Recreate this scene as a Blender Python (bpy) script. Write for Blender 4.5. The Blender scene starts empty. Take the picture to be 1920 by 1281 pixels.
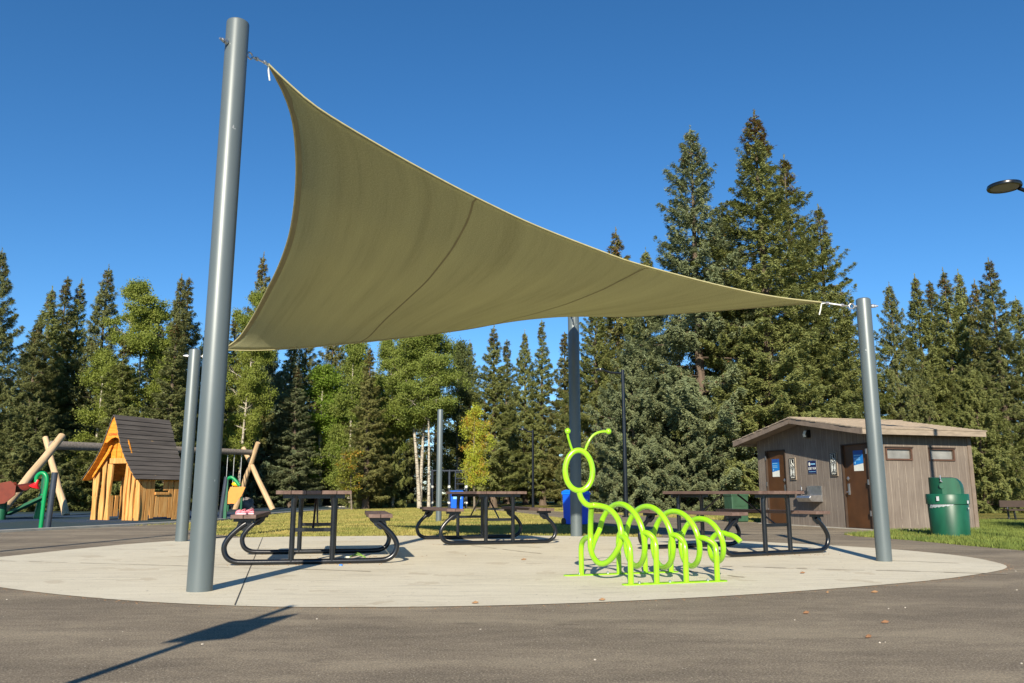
import bpy, math, random
import numpy as np
from mathutils import Vector, Matrix, geometry
R = math.radians
random.seed(7)
sc = bpy.context.scene
COL = sc.collection
# ---------------------------------------------------------------- camera
F = 1522.0; TH = R(10.6); EYE = 0.77
cd = bpy.data.cameras.new('camera'); cam = bpy.data.objects.new('camera', cd); COL.objects.link(cam)
cd.sensor_width = 36.0; cd.lens = F / 1920 * 36; cd.clip_end = 2000; cd.clip_start = 0.05
cam.location = (0, 0, EYE); cam.rotation_euler = (R(90) + TH, 0, 0)
sc.camera = cam

def U(px, py, d):
    """world point at forward distance d seen in direction px,py of the survey photograph"""
    u = (px - 960) / F; v = -(py - 640.5) / F
    fy = math.cos(TH) - v * math.sin(TH); fz = math.sin(TH) + v * math.cos(TH)
    k = d / fy
    return Vector((k * u, d, EYE + k * fz))
def G(px, py):
    u = (px - 960) / F; v = -(py - 640.5) / F
    fy = math.cos(TH) - v * math.sin(TH); fz = math.sin(TH) + v * math.cos(TH)
    k = -EYE / fz
    return Vector((k * u, k * fy, 0))

# ---------------------------------------------------------------- light
SUN_EL = 26.5; SUN_AZ = 7.2           # shadows fall away from the camera, 7.2 deg to the right
sd = bpy.data.lights.new('sun', 'SUN'); so = bpy.data.objects.new('sun', sd); COL.objects.link(so)
sd.energy = 5.0; sd.angle = R(0.5); sd.color = (1.0, 0.90, 0.74)
sdir = Vector((math.sin(R(SUN_AZ)) * math.cos(R(SUN_EL)), math.cos(R(SUN_AZ)) * math.cos(R(SUN_EL)), -math.sin(R(SUN_EL))))
so.rotation_euler = sdir.to_track_quat('-Z', 'Y').to_euler()
w = bpy.data.worlds.new('World'); sc.world = w; w.use_nodes = True
nt = w.node_tree; bg = nt.nodes['Background']
sky = nt.nodes.new('ShaderNodeTexSky'); sky.sky_type = 'NISHITA'; sky.sun_disc = False
sky.sun_elevation = R(SUN_EL); sky.sun_rotation = R(180 + SUN_AZ)
sky.altitude = 900; sky.air_density = 0.9; sky.dust_density = 0.0; sky.ozone_density = 4.5
hs = nt.nodes.new('ShaderNodeHueSaturation'); hs.inputs['Saturation'].default_value = 1.18
hs.inputs['Hue'].default_value = 0.498
nt.links.new(sky.outputs[0], hs.inputs['Color']); nt.links.new(hs.outputs[0], bg.inputs[0])
bg.inputs[1].default_value = 0.100
sc.view_settings.view_transform = 'Standard'; sc.view_settings.look = 'None'
sc.view_settings.exposure = 0.62; sc.view_settings.gamma = 1.0
sc.cycles.max_bounces = 6; sc.cycles.transparent_max_bounces = 6
sc.cycles.use_denoising = True

# ---------------------------------------------------------------- materials
class N:
    def __init__(s, name):
        s.m = bpy.data.materials.new(name); s.m.use_nodes = True; s.t = s.m.node_tree
        s.b = s.t.nodes['Principled BSDF']; s.out = s.t.nodes['Material Output']
    def n(s, typ, **kw):
        x = s.t.nodes.new('ShaderNode' + typ)
        for k, v in kw.items():
            if k in x.inputs.keys(): x.inputs[k].default_value = v
            else: setattr(x, k, v)
        return x
    def l(s, a, b): s.t.links.new(a, b)
    def co(s, kind='Object', scale=(1, 1, 1)):
        tc = s.n('TexCoord'); mp = s.n('Mapping'); mp.inputs['Scale'].default_value = scale
        s.l(tc.outputs[kind], mp.inputs[0]); return mp.outputs[0]
    def noise(s, vec, scale, detail=4, rough=.55):
        x = s.n('TexNoise'); x.inputs['Scale'].default_value = scale; x.inputs['Detail'].default_value = detail
        x.inputs['Roughness'].default_value = rough
        if vec is not None: s.l(vec, x.inputs['Vector'])
        return x.outputs[0]
    def ramp(s, fac, stops):
        x = s.n('ValToRGB'); e = x.color_ramp.elements
        while len(e) < len(stops): e.new(.5)
        for i, (p, c) in enumerate(stops):
            e[i].position = p; e[i].color = (*c, 1) if len(c) == 3 else c
        s.l(fac, x.inputs[0]); return x.outputs[0]
    def mix(s, fac, a, b, mode='MIX'):
        x = s.n('Mix'); x.data_type = 'RGBA'; x.blend_type = mode
        for i, v in ((0, fac), (6, a), (7, b)):
            if hasattr(v, 'links'): s.l(v, x.inputs[i])
            else: x.inputs[i].default_value = (*v, 1) if isinstance(v, tuple) and len(v) == 3 else v
        return x.outputs[2]
    def math(s, op, a, b=0.0):
        x = s.n('Math', operation=op)
        for i, v in ((0, a), (1, b)):
            if hasattr(v, 'links'): s.l(v, x.inputs[i])
            else: x.inputs[i].default_value = v
        return x.outputs[0]
    def bump(s, h, strength=.3, dist=.01):
        x = s.n('Bump'); x.inputs['Strength'].default_value = strength; x.inputs['Distance'].default_value = dist
        s.l(h, x.inputs['Height']); s.l(x.outputs[0], s.b.inputs['Normal'])
    def col(s, c):
        if hasattr(c, 'links'): s.l(c, s.b.inputs['Base Color'])
        else: s.b.inputs['Base Color'].default_value = (*c, 1)

def simple(name, c, rough=.5, metal=0., var=.15, scale=6., bump=0., spec=.5, c2=None, sc3=(1, 1, 1), coat=0.):
    m = N(name); v = m.co('Object', sc3)
    f = m.noise(v, scale, 5)
    c2 = c2 or tuple(x * (1 - var) for x in c); c1 = tuple(min(1, x * (1 + var * .6)) for x in c)
    m.col(m.ramp(f, [(.3, c2), (.7, c1)]))
    m.b.inputs['Roughness'].default_value = rough; m.b.inputs['Metallic'].default_value = metal
    m.b.inputs['Specular IOR Level'].default_value = spec
    m.b.inputs['Coat Weight'].default_value = coat; m.b.inputs['Coat Roughness'].default_value = .12
    if bump: m.bump(m.noise(v, scale * 6, 4), bump, .01)
    return m.m

def m_asphalt():
    m = N('asphalt'); v = m.co('Object')
    big = m.noise(m.co('Object', (.45, 1.2, 1)), 1.0, 7, .68)
    mid = m.noise(m.co('Object', (.6, 1.3, 1)), 7, 5, .7); fine = m.noise(v, 95, 3, .8)
    c = m.ramp(big, [(.37, (.135, .107, .08)), (.48, (.25, .20, .145)), (.6, (.46, .38, .265))])
    c = m.mix(.42, c, m.ramp(mid, [(.35, (.10, .082, .062)), (.65, (.29, .24, .165))]))
    c = m.mix(.44, c, m.ramp(fine, [(.38, (.05, .042, .034)), (.5, (.19, .158, .115)), (.62, (.52, .44, .31))]), 'MIX')
    vo = m.n('TexVoronoi', feature='F1'); vo.inputs['Scale'].default_value = 42; m.l(v, vo.inputs['Vector'])
    speck = m.math('MULTIPLY', m.math('LESS_THAN', vo.outputs['Distance'], .13), m.math('GREATER_THAN', m.noise(v, 23, 1), .6))
    tar = m.math('MULTIPLY', m.math('GREATER_THAN', m.noise(m.co('Object', (.5, 1.2, 1)), 2.6, 4, .7), .66), .35)
    c = m.mix(tar, c, (.10, .082, .064))
    vc = m.n('TexVoronoi', feature='DISTANCE_TO_EDGE'); vc.inputs['Scale'].default_value = .23
    wv = m.n('Mix'); wv.data_type = 'RGBA'; wv.inputs[0].default_value = .12; nz = m.n('TexNoise'); nz.inputs['Scale'].default_value = 2.2; nz.inputs['Detail'].default_value = 6; m.l(v, nz.inputs['Vector']); m.l(v, wv.inputs[6]); m.l(nz.outputs[1], wv.inputs[7]); m.l(wv.outputs[2], vc.inputs['Vector'])
    crk = m.math('MULTIPLY', m.math('LESS_THAN', vc.outputs['Distance'], .0012), m.math('GREATER_THAN', m.noise(v, .6, 2), .47))
    c = m.mix(m.math('MULTIPLY', crk, .0), c, (.045, .038, .03))
    c = m.mix(speck, c, (.60, .54, .43))
    m.col(c); m.b.inputs['Roughness'].default_value = .93; m.b.inputs['Specular IOR Level'].default_value = .15
    m.bump(m.math('ADD', fine, m.math('MULTIPLY', mid, .4)), .7, .006); return m.m

def m_concrete():
    m = N('pad_concrete'); v = m.co('Object')
    st = m.noise(m.co('Object', (.8, 5, 1)), 2.2, 6, .65)          # broom finish and water marks
    blot = m.noise(v, .55, 5, .6); fine = m.noise(v, 90, 3, .7)
    c = m.ramp(st, [(.3, (.53, .475, .355)), (.5, (.69, .63, .475)), (.7, (.79, .73, .56))])
    c = m.mix(.45, c, m.ramp(blot, [(.32, (.46, .39, .27)), (.5, (.65, .575, .42)), (.7, (.74, .67, .51))]))
    c = m.mix(.25, c, m.ramp(fine, [(.3, (.28, .26, .2)), (.7, (.82, .77, .66))]))
    rust = m.math('MULTIPLY', m.math('GREATER_THAN', m.noise(v, 1.7, 3), .64), .3)
    c = m.mix(rust, c, (.38, .29, .18))
    gr = m.math('MULTIPLY', m.math('GREATER_THAN', m.noise(m.co('Object', (.5, 3.5, 1)), 1.9, 6, .75), .6), .35)
    c = m.mix(gr, c, (.34, .305, .235))
    pit = m.math('LESS_THAN', m.noise(v, 26, 2), .27)
    c = m.mix(pit, c, (.3, .265, .21))
    m.col(c); m.b.inputs['Roughness'].default_value = .9; m.b.inputs['Specular IOR Level'].default_value = .2
    m.bump(m.math('ADD', m.noise(m.co('Object', (1, 8, 1)), 25, 3), fine), .35, .004); return m.m

def m_grass():
    m = N('grass_turf'); v = m.co('Object')
    a = m.noise(m.co('Object', (.35, 1, 1)), .45, 5, .6); b = m.noise(v, 9, 4, .7); f = m.noise(v, 70, 3, .8)
    c = m.ramp(a, [(.32, (.16, .19, .03)), (.44, (.32, .30, .055)), (.56, (.50, .38, .11)), (.75, (.36, .32, .07))])
    c = m.mix(.4, c, m.ramp(b, [(.3, (.10, .12, .02)), (.7, (.42, .36, .09))]))
    c = m.mix(.45, c, m.ramp(f, [(.3, (.03, .042, .008)), (.68, (.3, .27, .08))]))
    m.col(c); m.b.inputs['Roughness'].default_value = .95; m.b.inputs['Specular IOR Level'].default_value = .1
    m.bump(m.math('ADD', b, f), 1.0, .05); return m.m

def m_wood(name, a, b, c3, grain=(18, 18, 1.2), rough=.65, spec=.3):
    m = N(name); v = m.co('Object', grain)
    f = m.noise(v, 1.3, 6, .65); k = m.noise(m.co('Object', (3, 3, 1)), 2.3, 4)
    c = m.ramp(f, [(.3, a), (.5, b), (.7, c3)])
    c = m.mix(m.math('MULTIPLY', m.math('GREATER_THAN', k, .68), .6), c, tuple(x * .55 for x in a))
    rnd = m.n('ObjectInfo').outputs['Random']
    m.col(c); m.b.inputs['Roughness'].default_value = rough; m.b.inputs['Specular IOR Level'].default_value = spec
    m.bump(f, .5, .01); return m.m

def m_siding(axis):
    m = N('grooved_siding'); tc = m.n('TexCoord'); sp = m.n('SeparateXYZ'); m.l(tc.outputs['Object'], sp.inputs[0])
    a = sp.outputs[axis]
    wob = m.math('MULTIPLY', m.noise(m.co('Object', (1, 1, .5)), 6, 3), .012)
    x = m.math('ADD', a, wob)
    g = m.math('LESS_THAN', m.math('FRACT', m.math('MULTIPLY', x, 4.9)), .07)
    fine = m.noise(m.co('Object', (30, 30, 1.1)), 1.6, 5, .7)
    c = m.ramp(fine, [(.3, (.145, .12, .098)), (.5, (.205, .172, .142)), (.72, (.27, .232, .19))])
    brk = m.math('MULTIPLY', g, m.math('GREATER_THAN', m.noise(m.co('Object', (4, 4, 1)), 2.5, 3), .42))
    c = m.mix(m.math('MULTIPLY', brk, .5), c, (.42, .36, .29))
    low = m.ramp(m.noise(m.co('Object', (1, 1, 1)), 1.1, 3), [(.35, (.8, .78, .78)), (.65, (1, 1, 1))])
    c = m.mix(1.0, c, low, 'MULTIPLY')
    m.col(c); m.b.inputs['Roughness'].default_value = .85; m.b.inputs['Specular IOR Level'].default_value = .2
    m.bump(m.math('SUBTRACT', fine, m.math('MULTIPLY', g, 1.5)), .6, .012); return m.m

def m_shingle():
    m = N('roof_shingles'); br = m.n('TexBrick'); m.l(m.co('Object', (1, 1, 1)), br.inputs['Vector'])
    br.inputs['Scale'].default_value = 4.0; br.inputs['Color1'].default_value = (.37, .30, .225, 1)
    br.inputs['Color2'].default_value = (.29, .235, .175, 1); br.inputs['Mortar'].default_value = (.2, .15, .11, 1)
    br.inputs['Mortar Size'].default_value = .008
    c = m.mix(.4, br.outputs[0], m.ramp(m.noise(m.co('Object'), 5, 5, .7), [(.3, (.2, .16, .12)), (.7, (.42, .34, .25))]))
    m.col(c); m.b.inputs['Roughness'].default_value = .9; m.bump(m.noise(m.co('Object'), 60, 3), .5, .01); return m.m

def m_fabric():
    m = N('shade_cloth')
    tc = m.n('TexCoord'); mp = m.n('Mapping'); m.l(tc.outputs['UV'], mp.inputs[0]); mp.inputs['Scale'].default_value = (1, 1, 1)
    uv = mp.outputs[0]
    mp2 = m.n('Mapping'); m.l(tc.outputs['UV'], mp2.inputs[0]); mp2.inputs['Scale'].default_value = (2.6, .10, 1)
    crease_shade = m.noise(mp2.outputs[0], 1.5, 6, .7)
    wv = m.n('TexWave', wave_type='BANDS', bands_direction='X'); wv.inputs['Scale'].default_value = 22; wv.inputs['Distortion'].default_value = .6
    m.l(uv, wv.inputs['Vector'])
    knit = m.noise(uv, 60, 3, .85)
    c = m.ramp(crease_shade, [(.36, (.41, .395, .215)), (.46, (.495, .48, .27)), (.55, (.53, .515, .29)), (.68, (.575, .56, .32))])  # darker streaks paint the shade of tension creases into the cloth colour
    c = m.mix(.38, c, m.ramp(knit, [(.36, (.27, .26, .15)), (.64, (.80, .78, .50))]))
    c = m.mix(m.math('MULTIPLY', wv.outputs[1], .14), c, (.2, .18, .09))
    m.col(c); m.b.inputs['Roughness'].default_value = .85; m.b.inputs['Specular IOR Level'].default_value = .1
    m.bump(knit, .25, .004)
    tr = m.n('BsdfTranslucent'); m.l(c, tr.inputs[0]); mx = m.n('MixShader'); mx.inputs[0].default_value = .5
    m.l(m.b.outputs[0], mx.inputs[1]); m.l(tr.outputs[0], mx.inputs[2]); m.l(mx.outputs[0], m.out.inputs[0]); return m.m

def m_leaf(name, trans=.3, brown=False):
    m = N(name); oi = m.n('ObjectInfo'); at = m.n('Attribute'); at.attribute_name = 'tint'; at.attribute_type = 'GEOMETRY'
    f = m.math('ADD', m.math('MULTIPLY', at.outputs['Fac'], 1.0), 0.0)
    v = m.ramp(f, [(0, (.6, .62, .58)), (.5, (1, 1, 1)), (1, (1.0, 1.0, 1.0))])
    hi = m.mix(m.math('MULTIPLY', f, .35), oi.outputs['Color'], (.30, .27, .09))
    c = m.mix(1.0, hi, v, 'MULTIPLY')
    if brown:
        a2 = m.n('Attribute'); a2.attribute_name = 'cone'; a2.attribute_type = 'GEOMETRY'
        c = m.mix(a2.outputs['Fac'], c, (.17, .075, .028))
    else:
        a2 = m.n('Attribute'); a2.attribute_name = 'turn'; a2.attribute_type = 'GEOMETRY'
        c = m.mix(a2.outputs['Fac'], c, (.50, .24, .035))
    m.col(c); m.b.inputs['Roughness'].default_value = .6; m.b.inputs['Specular IOR Level'].default_value = .3
    tr = m.n('BsdfTranslucent'); m.l(c, tr.inputs[0]); mx = m.n('MixShader'); mx.inputs[0].default_value = trans
    m.l(m.b.outputs[0], mx.inputs[1]); m.l(tr.outputs[0], mx.inputs[2]); m.l(mx.outputs[0], m.out.inputs[0]); return m.m

def m_birch():
    m = N('pale_bark'); v = m.co('Object', (1, 1, 2.2))
    f = m.noise(v, 6, 5, .6)
    c = m.ramp(f, [(.36, (.05, .04, .03)), (.43, (.30, .26, .20)), (.55, (.44, .40, .32)), (.8, (.52, .48, .40))])
    m.col(c); m.b.inputs['Roughness'].default_value = .8; m.bump(f, .4, .02); return m.m

M = {}
M['asphalt'] = m_asphalt(); M['pad'] = m_concrete(); M['grass'] = m_grass()
M['kerb'] = simple('kerb_concrete', (.42, .40, .34), .9, var=.25, scale=4, bump=.3)
def m_rubber():
    m = N('rubber_surface'); v = m.co('Object'); a = m.noise(v, .22, 2, .4); f = m.noise(v, 60, 3, .8)
    c = m.ramp(a, [(.47, (.028, .055, .055)), (.53, (.02, .055, .12))])
    c = m.mix(.4, c, m.ramp(f, [(.3, (.012, .02, .025)), (.7, (.09, .12, .13))]))
    m.col(c); m.b.inputs['Roughness'].default_value = .9; m.b.inputs['Specular IOR Level'].default_value = .2
    m.bump(f, .4, .008); return m.m
M['rubber'] = m_rubber()
def m_pole():
    m = N('grey_pole_paint'); v = m.co('Object', (1, 1, .35))
    c = m.ramp(m.noise(v, 3, 5), [(.3, (.095, .12, .125)), (.7, (.12, .147, .152))])
    sp = m.math('MULTIPLY', m.math('GREATER_THAN', m.noise(m.co('Object', (1, 1, .6)), 11, 3), .73), .55)
    c = m.mix(sp, c, (.42, .43, .43)); m.col(c)
    m.b.inputs['Metallic'].default_value = .15; m.b.inputs['Roughness'].default_value = .42; m.b.inputs['Specular IOR Level'].default_value = .6
    m.bump(m.noise(v, 30, 3), .05, .003); return m.m
M['pole'] = m_pole()
M['black'] = simple('black_powder_coat', (.006, .008, .012), .28, var=.4, scale=9, spec=.6, bump=.05)
M['steel'] = simple('galvanised_steel', (.55, .55, .55), .35, metal=.9, var=.2, scale=12)
M['plank'] = m_wood('recycled_plastic_plank', (.085, .052, .042), (.135, .088, .072), (.18, .122, .10), (10, 1.2, 10), .7)
M['lime'] = simple('lime_green_paint', (.29, .61, .008), .28, var=.16, scale=7, spec=.6, coat=.4, bump=.04)
M['fabric'] = m_fabric()
M['webbing'] = simple('khaki_webbing', (.40, .37, .19), .8, var=.15, scale=12)
M['seam'] = simple('seam_thread', (.22, .195, .10), .85, var=.1)
M['shingle'] = m_shingle(); M['sidX'] = m_siding(0); M['sidY'] = m_siding(1)
M['trim'] = simple('tan_trim_board', (.29, .235, .175), .8, var=.25, scale=5, bump=.2, sc3=(1, 1, 4))
M['trimdk'] = simple('taupe_trim', (.20, .155, .12), .85, var=.25, scale=5, bump=.2)
M['soffit'] = simple('soffit_board', (.25, .2, .155), .85, var=.2)
M['door'] = simple('brown_door_paint', (.085, .036, .012), .42, var=.3, scale=3, spec=.5)
M['doorfr'] = simple('dark_door_frame', (.05, .032, .022), .6, var=.2)
M['frost'] = simple('frosted_pane', (.24, .24, .225), .35, var=.35, scale=3, spec=.6)
M['winfr'] = simple('brown_window_frame', (.10, .05, .03), .5, var=.2)
M['signblk'] = simple('black_sign_face', (.012, .011, .012), .4, var=.1)
M['signwht'] = simple('white_sign_print', (.72, .74, .68), .5, var=.05)
M['signnavy'] = simple('navy_sign_face', (.010, .016, .085), .35, var=.1)
M['blueposter'] = simple('blue_poster_print', (.01, .19, .58), .35, var=.15)
M['bluedark'] = simple('dark_blue_print', (.01, .08, .36), .35, var=.1)
M['bluelight'] = simple('pale_blue_print', (.25, .55, .80), .4, var=.1)
M['greenbin'] = simple('green_bin_plastic', (.007, .085, .042), .42, var=.35, scale=2.5, spec=.5, sc3=(2, 2, .6))
M['dkgreen'] = simple('dark_green_bin', (.03, .085, .045), .5, var=.2)
M['bluebin'] = simple('blue_bin_plastic', (.006, .12, .80), .35, var=.12, scale=3)
M['bluelid'] = simple('blue_lid_plastic', (.006, .20, .90), .35, var=.1, scale=3)
def m_bag():
    m = N('clear_bin_liner'); m.col((.62, .66, .68)); m.b.inputs['Roughness'].default_value = .25
    m.b.inputs['Alpha'].default_value = .55; m.bump(m.noise(m.co('Object'), 25, 4), .8, .02); return m.m
M['bag'] = m_bag()
M['newwood'] = m_wood('golden_timber', (.44, .18, .042), (.62, .31, .09), (.74, .44, .165), (14, 14, 1.2))
M['orangewood'] = m_wood('oiled_orange_timber', (.50, .17, .012), (.66, .26, .025), (.76, .35, .05), (3, 3, 12))
M['palelog'] = m_wood('peeled_log', (.38, .25, .13), (.56, .39, .22), (.66, .48, .30), (12, 12, 1.0))
M['greylog'] = m_wood('weathered_log', (.13, .11, .09), (.21, .18, .15), (.30, .26, .22), (1, 12, 12))
def m_roofboard():
    m = N('weathered_roof_board'); tc = m.co('Object', (9, .7, 9)); f = m.noise(tc, 1.2, 5, .65)
    c = m.ramp(f, [(.3, (.055, .046, .04)), (.55, (.10, .086, .074)), (.75, (.155, .135, .115))])
    k = m.math('GREATER_THAN', m.noise(m.co('Object', (3.5, 1.0, 3.5)), 1.7, 3), .72)
    c = m.mix(m.math('MULTIPLY', k, .7), c, (.34, .22, .10)); m.col(c); m.b.inputs['Roughness'].default_value = .85
    m.bump(f, .5, .01); return m.m
M['roofboard'] = m_roofboard()
M['red'] = simple('red_print', (.62, .03, .02), .5, var=.1)
M['redplastic'] = simple('red_plastic', (.75, .015, .015), .35, var=.1)
M['rust'] = simple('orange_red_plastic', (.17, .03, .012), .38, var=.2)
M['playgreen'] = simple('bright_green_paint', (.0, .26, .075), .35, var=.1)
M['dkplaygreen'] = simple('dark_green_paint', (.008, .10, .045), .45, var=.2)
M['navy'] = simple('navy_post_paint', (.035, .045, .065), .35, var=.2, spec=.6)
M['orange'] = simple('orange_panel', (.72, .27, .035), .45, var=.1)
M['yellow'] = simple('yellow_plastic', (.85, .50, .01), .4, var=.1)
M['pink'] = simple('pink_rubber', (.86, .25, .30), .5, var=.1)
M['pinklt'] = simple('pale_pink_lining', (.9, .55, .6), .6, var=.1)
M['rock'] = simple('boulder_stone', (.22, .19, .17), .9, var=.4, scale=4, bump=.6)
M['sprucebark'] = simple('spruce_bark', (.135, .098, .07), .95, var=.45, scale=5, bump=.8, sc3=(3, 3, .8))
M['twigbark'] = simple('grey_twig_bark', (.20, .165, .12), .9, var=.3, scale=8)
M['birch'] = m_birch()
M['needle'] = m_leaf('spruce_needles', .30, True); M['leaf'] = m_leaf('broad_leaves', .38)
M['blade'] = simple('dry_grass_blades', (.38, .30, .085), .8, var=.1, scale=.8, c2=(.15, .18, .03))
M['bladegreen'] = simple('green_grass_blades', (.17, .20, .035), .8, var=.1, scale=1.2, c2=(.07, .115, .015))
M['lens'] = simple('lamp_lens', (.22, .22, .22), .35, var=.05)
M['dry'] = simple('dry_leaf_brown', (.24, .12, .055), .8, var=.3)
M['stem'] = simple('onion_green', (.16, .30, .04), .5, var=.2)
M['cream'] = simple('onion_white', (.8, .78, .6), .5, var=.1)
M['capblue'] = simple('bottle_cap_blue', (.01, .2, .75), .35, var=.05)
M['pebble'] = simple('pale_pebbles', (.50, .45, .37), .8, var=.5, scale=8)
M['litter'] = simple('bark_litter', (.30, .17, .08), .9, var=.4, scale=20)
M['joint'] = simple('saw_cut', (.07, .062, .05), .95, var=.2)
M['stain'] = simple('damp_mark', (.45, .39, .29), .95, var=.3, scale=9)

# ---------------------------------------------------------------- mesh builder
class MB:
    def __init__(s): s.v = []; s.f = []
    def add(s, vs, fs):
        o = len(s.v); s.v += [tuple(v) for v in vs]; s.f += [tuple(i + o for i in f) for f in fs]; return s
    def box(s, c, size, rot=None, taper=None):
        hx, hy, hz = size[0] / 2, size[1] / 2, size[2] / 2
        vs = [Vector((x * hx, y * hy, z * hz)) for z in (-1, 1) for y in (-1, 1) for x in (-1, 1)]
        if taper:
            for i in (4, 5, 6, 7): vs[i].x *= taper; vs[i].y *= taper
        if rot is not None: vs = [rot @ v for v in vs]
        c = Vector(c)
        return s.add([v + c for v in vs], [(0, 2, 3, 1), (4, 5, 7, 6), (0, 1, 5, 4), (2, 6, 7, 3), (0, 4, 6, 2), (1, 3, 7, 5)])
    def bbox(s, x0, x1, y0, y1, z0, z1): return s.box(((x0 + x1) / 2, (y0 + y1) / 2, (z0 + z1) / 2), (x1 - x0, y1 - y0, z1 - z0))
    def tube(s, pts, r, n=12, cap=True, closed=False):
        pts = [Vector(p) for p in pts]; m = len(pts)
        rs = r if isinstance(r, (list, tuple)) else [r] * m
        rings = []; up = None
        for i, p in enumerate(pts):
            if closed: t = pts[(i + 1) % m] - pts[i - 1]
            else: t = pts[min(i + 1, m - 1)] - pts[max(i - 1, 0)]
            t.normalize()
            if up is None:
                up = Vector((0, 0, 1)) if abs(t.z) < .9 else Vector((1, 0, 0))
            up = (up - t * up.dot(t)).normalized(); b = t.cross(up)
            rings.append([p + (up * math.cos(2 * math.pi * k / n) + b * math.sin(2 * math.pi * k / n)) * rs[i] for k in range(n)])
        vs = [v for rg in rings for v in rg]; fs = []
        for i in range(m if closed else m - 1):
            a = i * n; b2 = ((i + 1) % m) * n
            for k in range(n): fs.append((a + k, a + (k + 1) % n, b2 + (k + 1) % n, b2 + k))
        if cap and not closed:
            fs.append(tuple(range(n - 1, -1, -1))); fs.append(tuple((m - 1) * n + k for k in range(n)))
        return s.add(vs, fs)
    def lathe(s, prof, c=(0, 0, 0), n=32, M4=None, arc=None):
        vs = []; fs = []; m = len(prof)
        for k in range(n):
            a = 2 * math.pi * k / n
            for (r, z) in prof: vs.append(Vector((r * math.cos(a), r * math.sin(a), z)))
        for k in range(n):
            for i in range(m - 1):
                a = k * m + i; b = ((k + 1) % n) * m + i
                fs.append((a, b, b + 1, a + 1))
        if M4 is not None: vs = [M4 @ v for v in vs]
        return s.add([v + Vector(c) for v in vs], fs)
    def sphere(s, c, r, n=14, sc=(1, 1, 1)):
        prof = [(max(1e-4, math.sin(math.pi * i / 8)) * r, -math.cos(math.pi * i / 8) * r) for i in range(9)]
        return s.lathe(prof, c, n, Matrix.Diagonal(Vector(sc)))
    def prism(s, poly, a, b):
        """poly: list of 3D points (planar); extrude from offset a to offset b (vectors)"""
        a = Vector(a); b = Vector(b); n = len(poly); P = [Vector(p) for p in poly]
        vs = [p + a for p in P] + [p + b for p in P]
        fs = [tuple(range(n - 1, -1, -1)), tuple(range(n, 2 * n))] + [(i, (i + 1) % n, n + (i + 1) % n, n + i) for i in range(n)]
        return s.add(vs, fs)
    def build(s, name, mat, parent=None, smooth=False, bevel=0, loc=None):
        me = bpy.data.meshes.new(name); me.from_pydata(s.v, [], s.f); me.validate()
        me.materials.append(mat)
        import bmesh
        bm = bmesh.new(); bm.from_mesh(me); bmesh.ops.recalc_face_normals(bm, faces=bm.faces[:]); bm.to_mesh(me); bm.free()
        if smooth:
            me.polygons.foreach_set('use_smooth', [True] * len(me.polygons))
            me.set_sharp_from_angle(angle=R(40))
        o = bpy.data.objects.new(name, me); COL.objects.link(o)
        if loc: o.location = loc
        if parent is not None: o.parent = parent
        if bevel:
            b = o.modifiers.new('bevel', 'BEVEL'); b.width = bevel; b.segments = 2; b.limit_method = 'ANGLE'; b.angle_limit = R(40)
        return o
def box1(name, mat, parent, x0, x1, y0, y1, z0, z1, bevel=0):
    return MB().bbox(x0, x1, y0, y1, z0, z1).build(name, mat, parent, bevel=bevel)

def tag(o, label=None, cat=None, group=None, kind=None):
    if label: o['label'] = label
    if cat: o['category'] = cat
    if group: o['group'] = group
    if kind: o['kind'] = kind
    return o
def empty(name, loc=(0, 0, 0), rz=0., label=None, cat=None, group=None):
    o = bpy.data.objects.new(name, None); COL.objects.link(o); o.location = loc; o.rotation_euler = (0, 0, rz)
    o.empty_display_size = .1
    return tag(o, label, cat, group)
def copy_tree(o, parent=None):
    c = o.copy(); COL.objects.link(c)
    if parent is not None: c.parent = parent
    for ch in [x for x in KIDS(o)]: copy_tree(ch, c)
    return c
def KIDS(o): return [x for x in bpy.data.objects if x.parent == o]
def crom(pts, n=10):
    P = [Vector(p) for p in pts]; out = []
    P = [P[0] * 2 - P[1]] + P + [P[-1] * 2 - P[-2]]
    for i in range(1, len(P) - 2):
        for k in range(n):
            t = k / n; a, b, c, d = P[i - 1], P[i], P[i + 1], P[i + 2]
            out.append(.5 * ((2 * b) + (c - a) * t + (2 * a - 5 * b + 4 * c - d) * t * t + (3 * b - a - 3 * c + d) * t ** 3))
    out.append(P[-2]); return out
def resample(pts, n):
    L = [0]
    for i in range(1, len(pts)): L.append(L[-1] + (pts[i] - pts[i - 1]).length)
    out = []; j = 0
    for k in range(n):
        t = L[-1] * k / (n - 1)
        while j < len(L) - 2 and L[j + 1] < t: j += 1
        f = (t - L[j]) / max(1e-9, L[j + 1] - L[j]); out.append(pts[j].lerp(pts[j + 1], min(1, max(0, f))))
    return out
def text(name, body, size, mat, parent, M4, align='CENTER', ext=.0015, sx=1.0):
    cu = bpy.data.curves.new(name, 'FONT'); cu.body = body; cu.size = size; cu.align_x = align; cu.extrude = ext
    t = bpy.data.objects.new(name + '_tmp', cu); COL.objects.link(t)
    me = bpy.data.meshes.new_from_object(t.evaluated_get(bpy.context.evaluated_depsgraph_get()))
    bpy.data.objects.remove(t); me.materials.clear(); me.materials.append(mat)
    me.transform(M4 @ Matrix.Diagonal((sx, 1, 1, 1)))
    o = bpy.data.objects.new(name, me); COL.objects.link(o); o.parent = parent; return o

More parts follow.
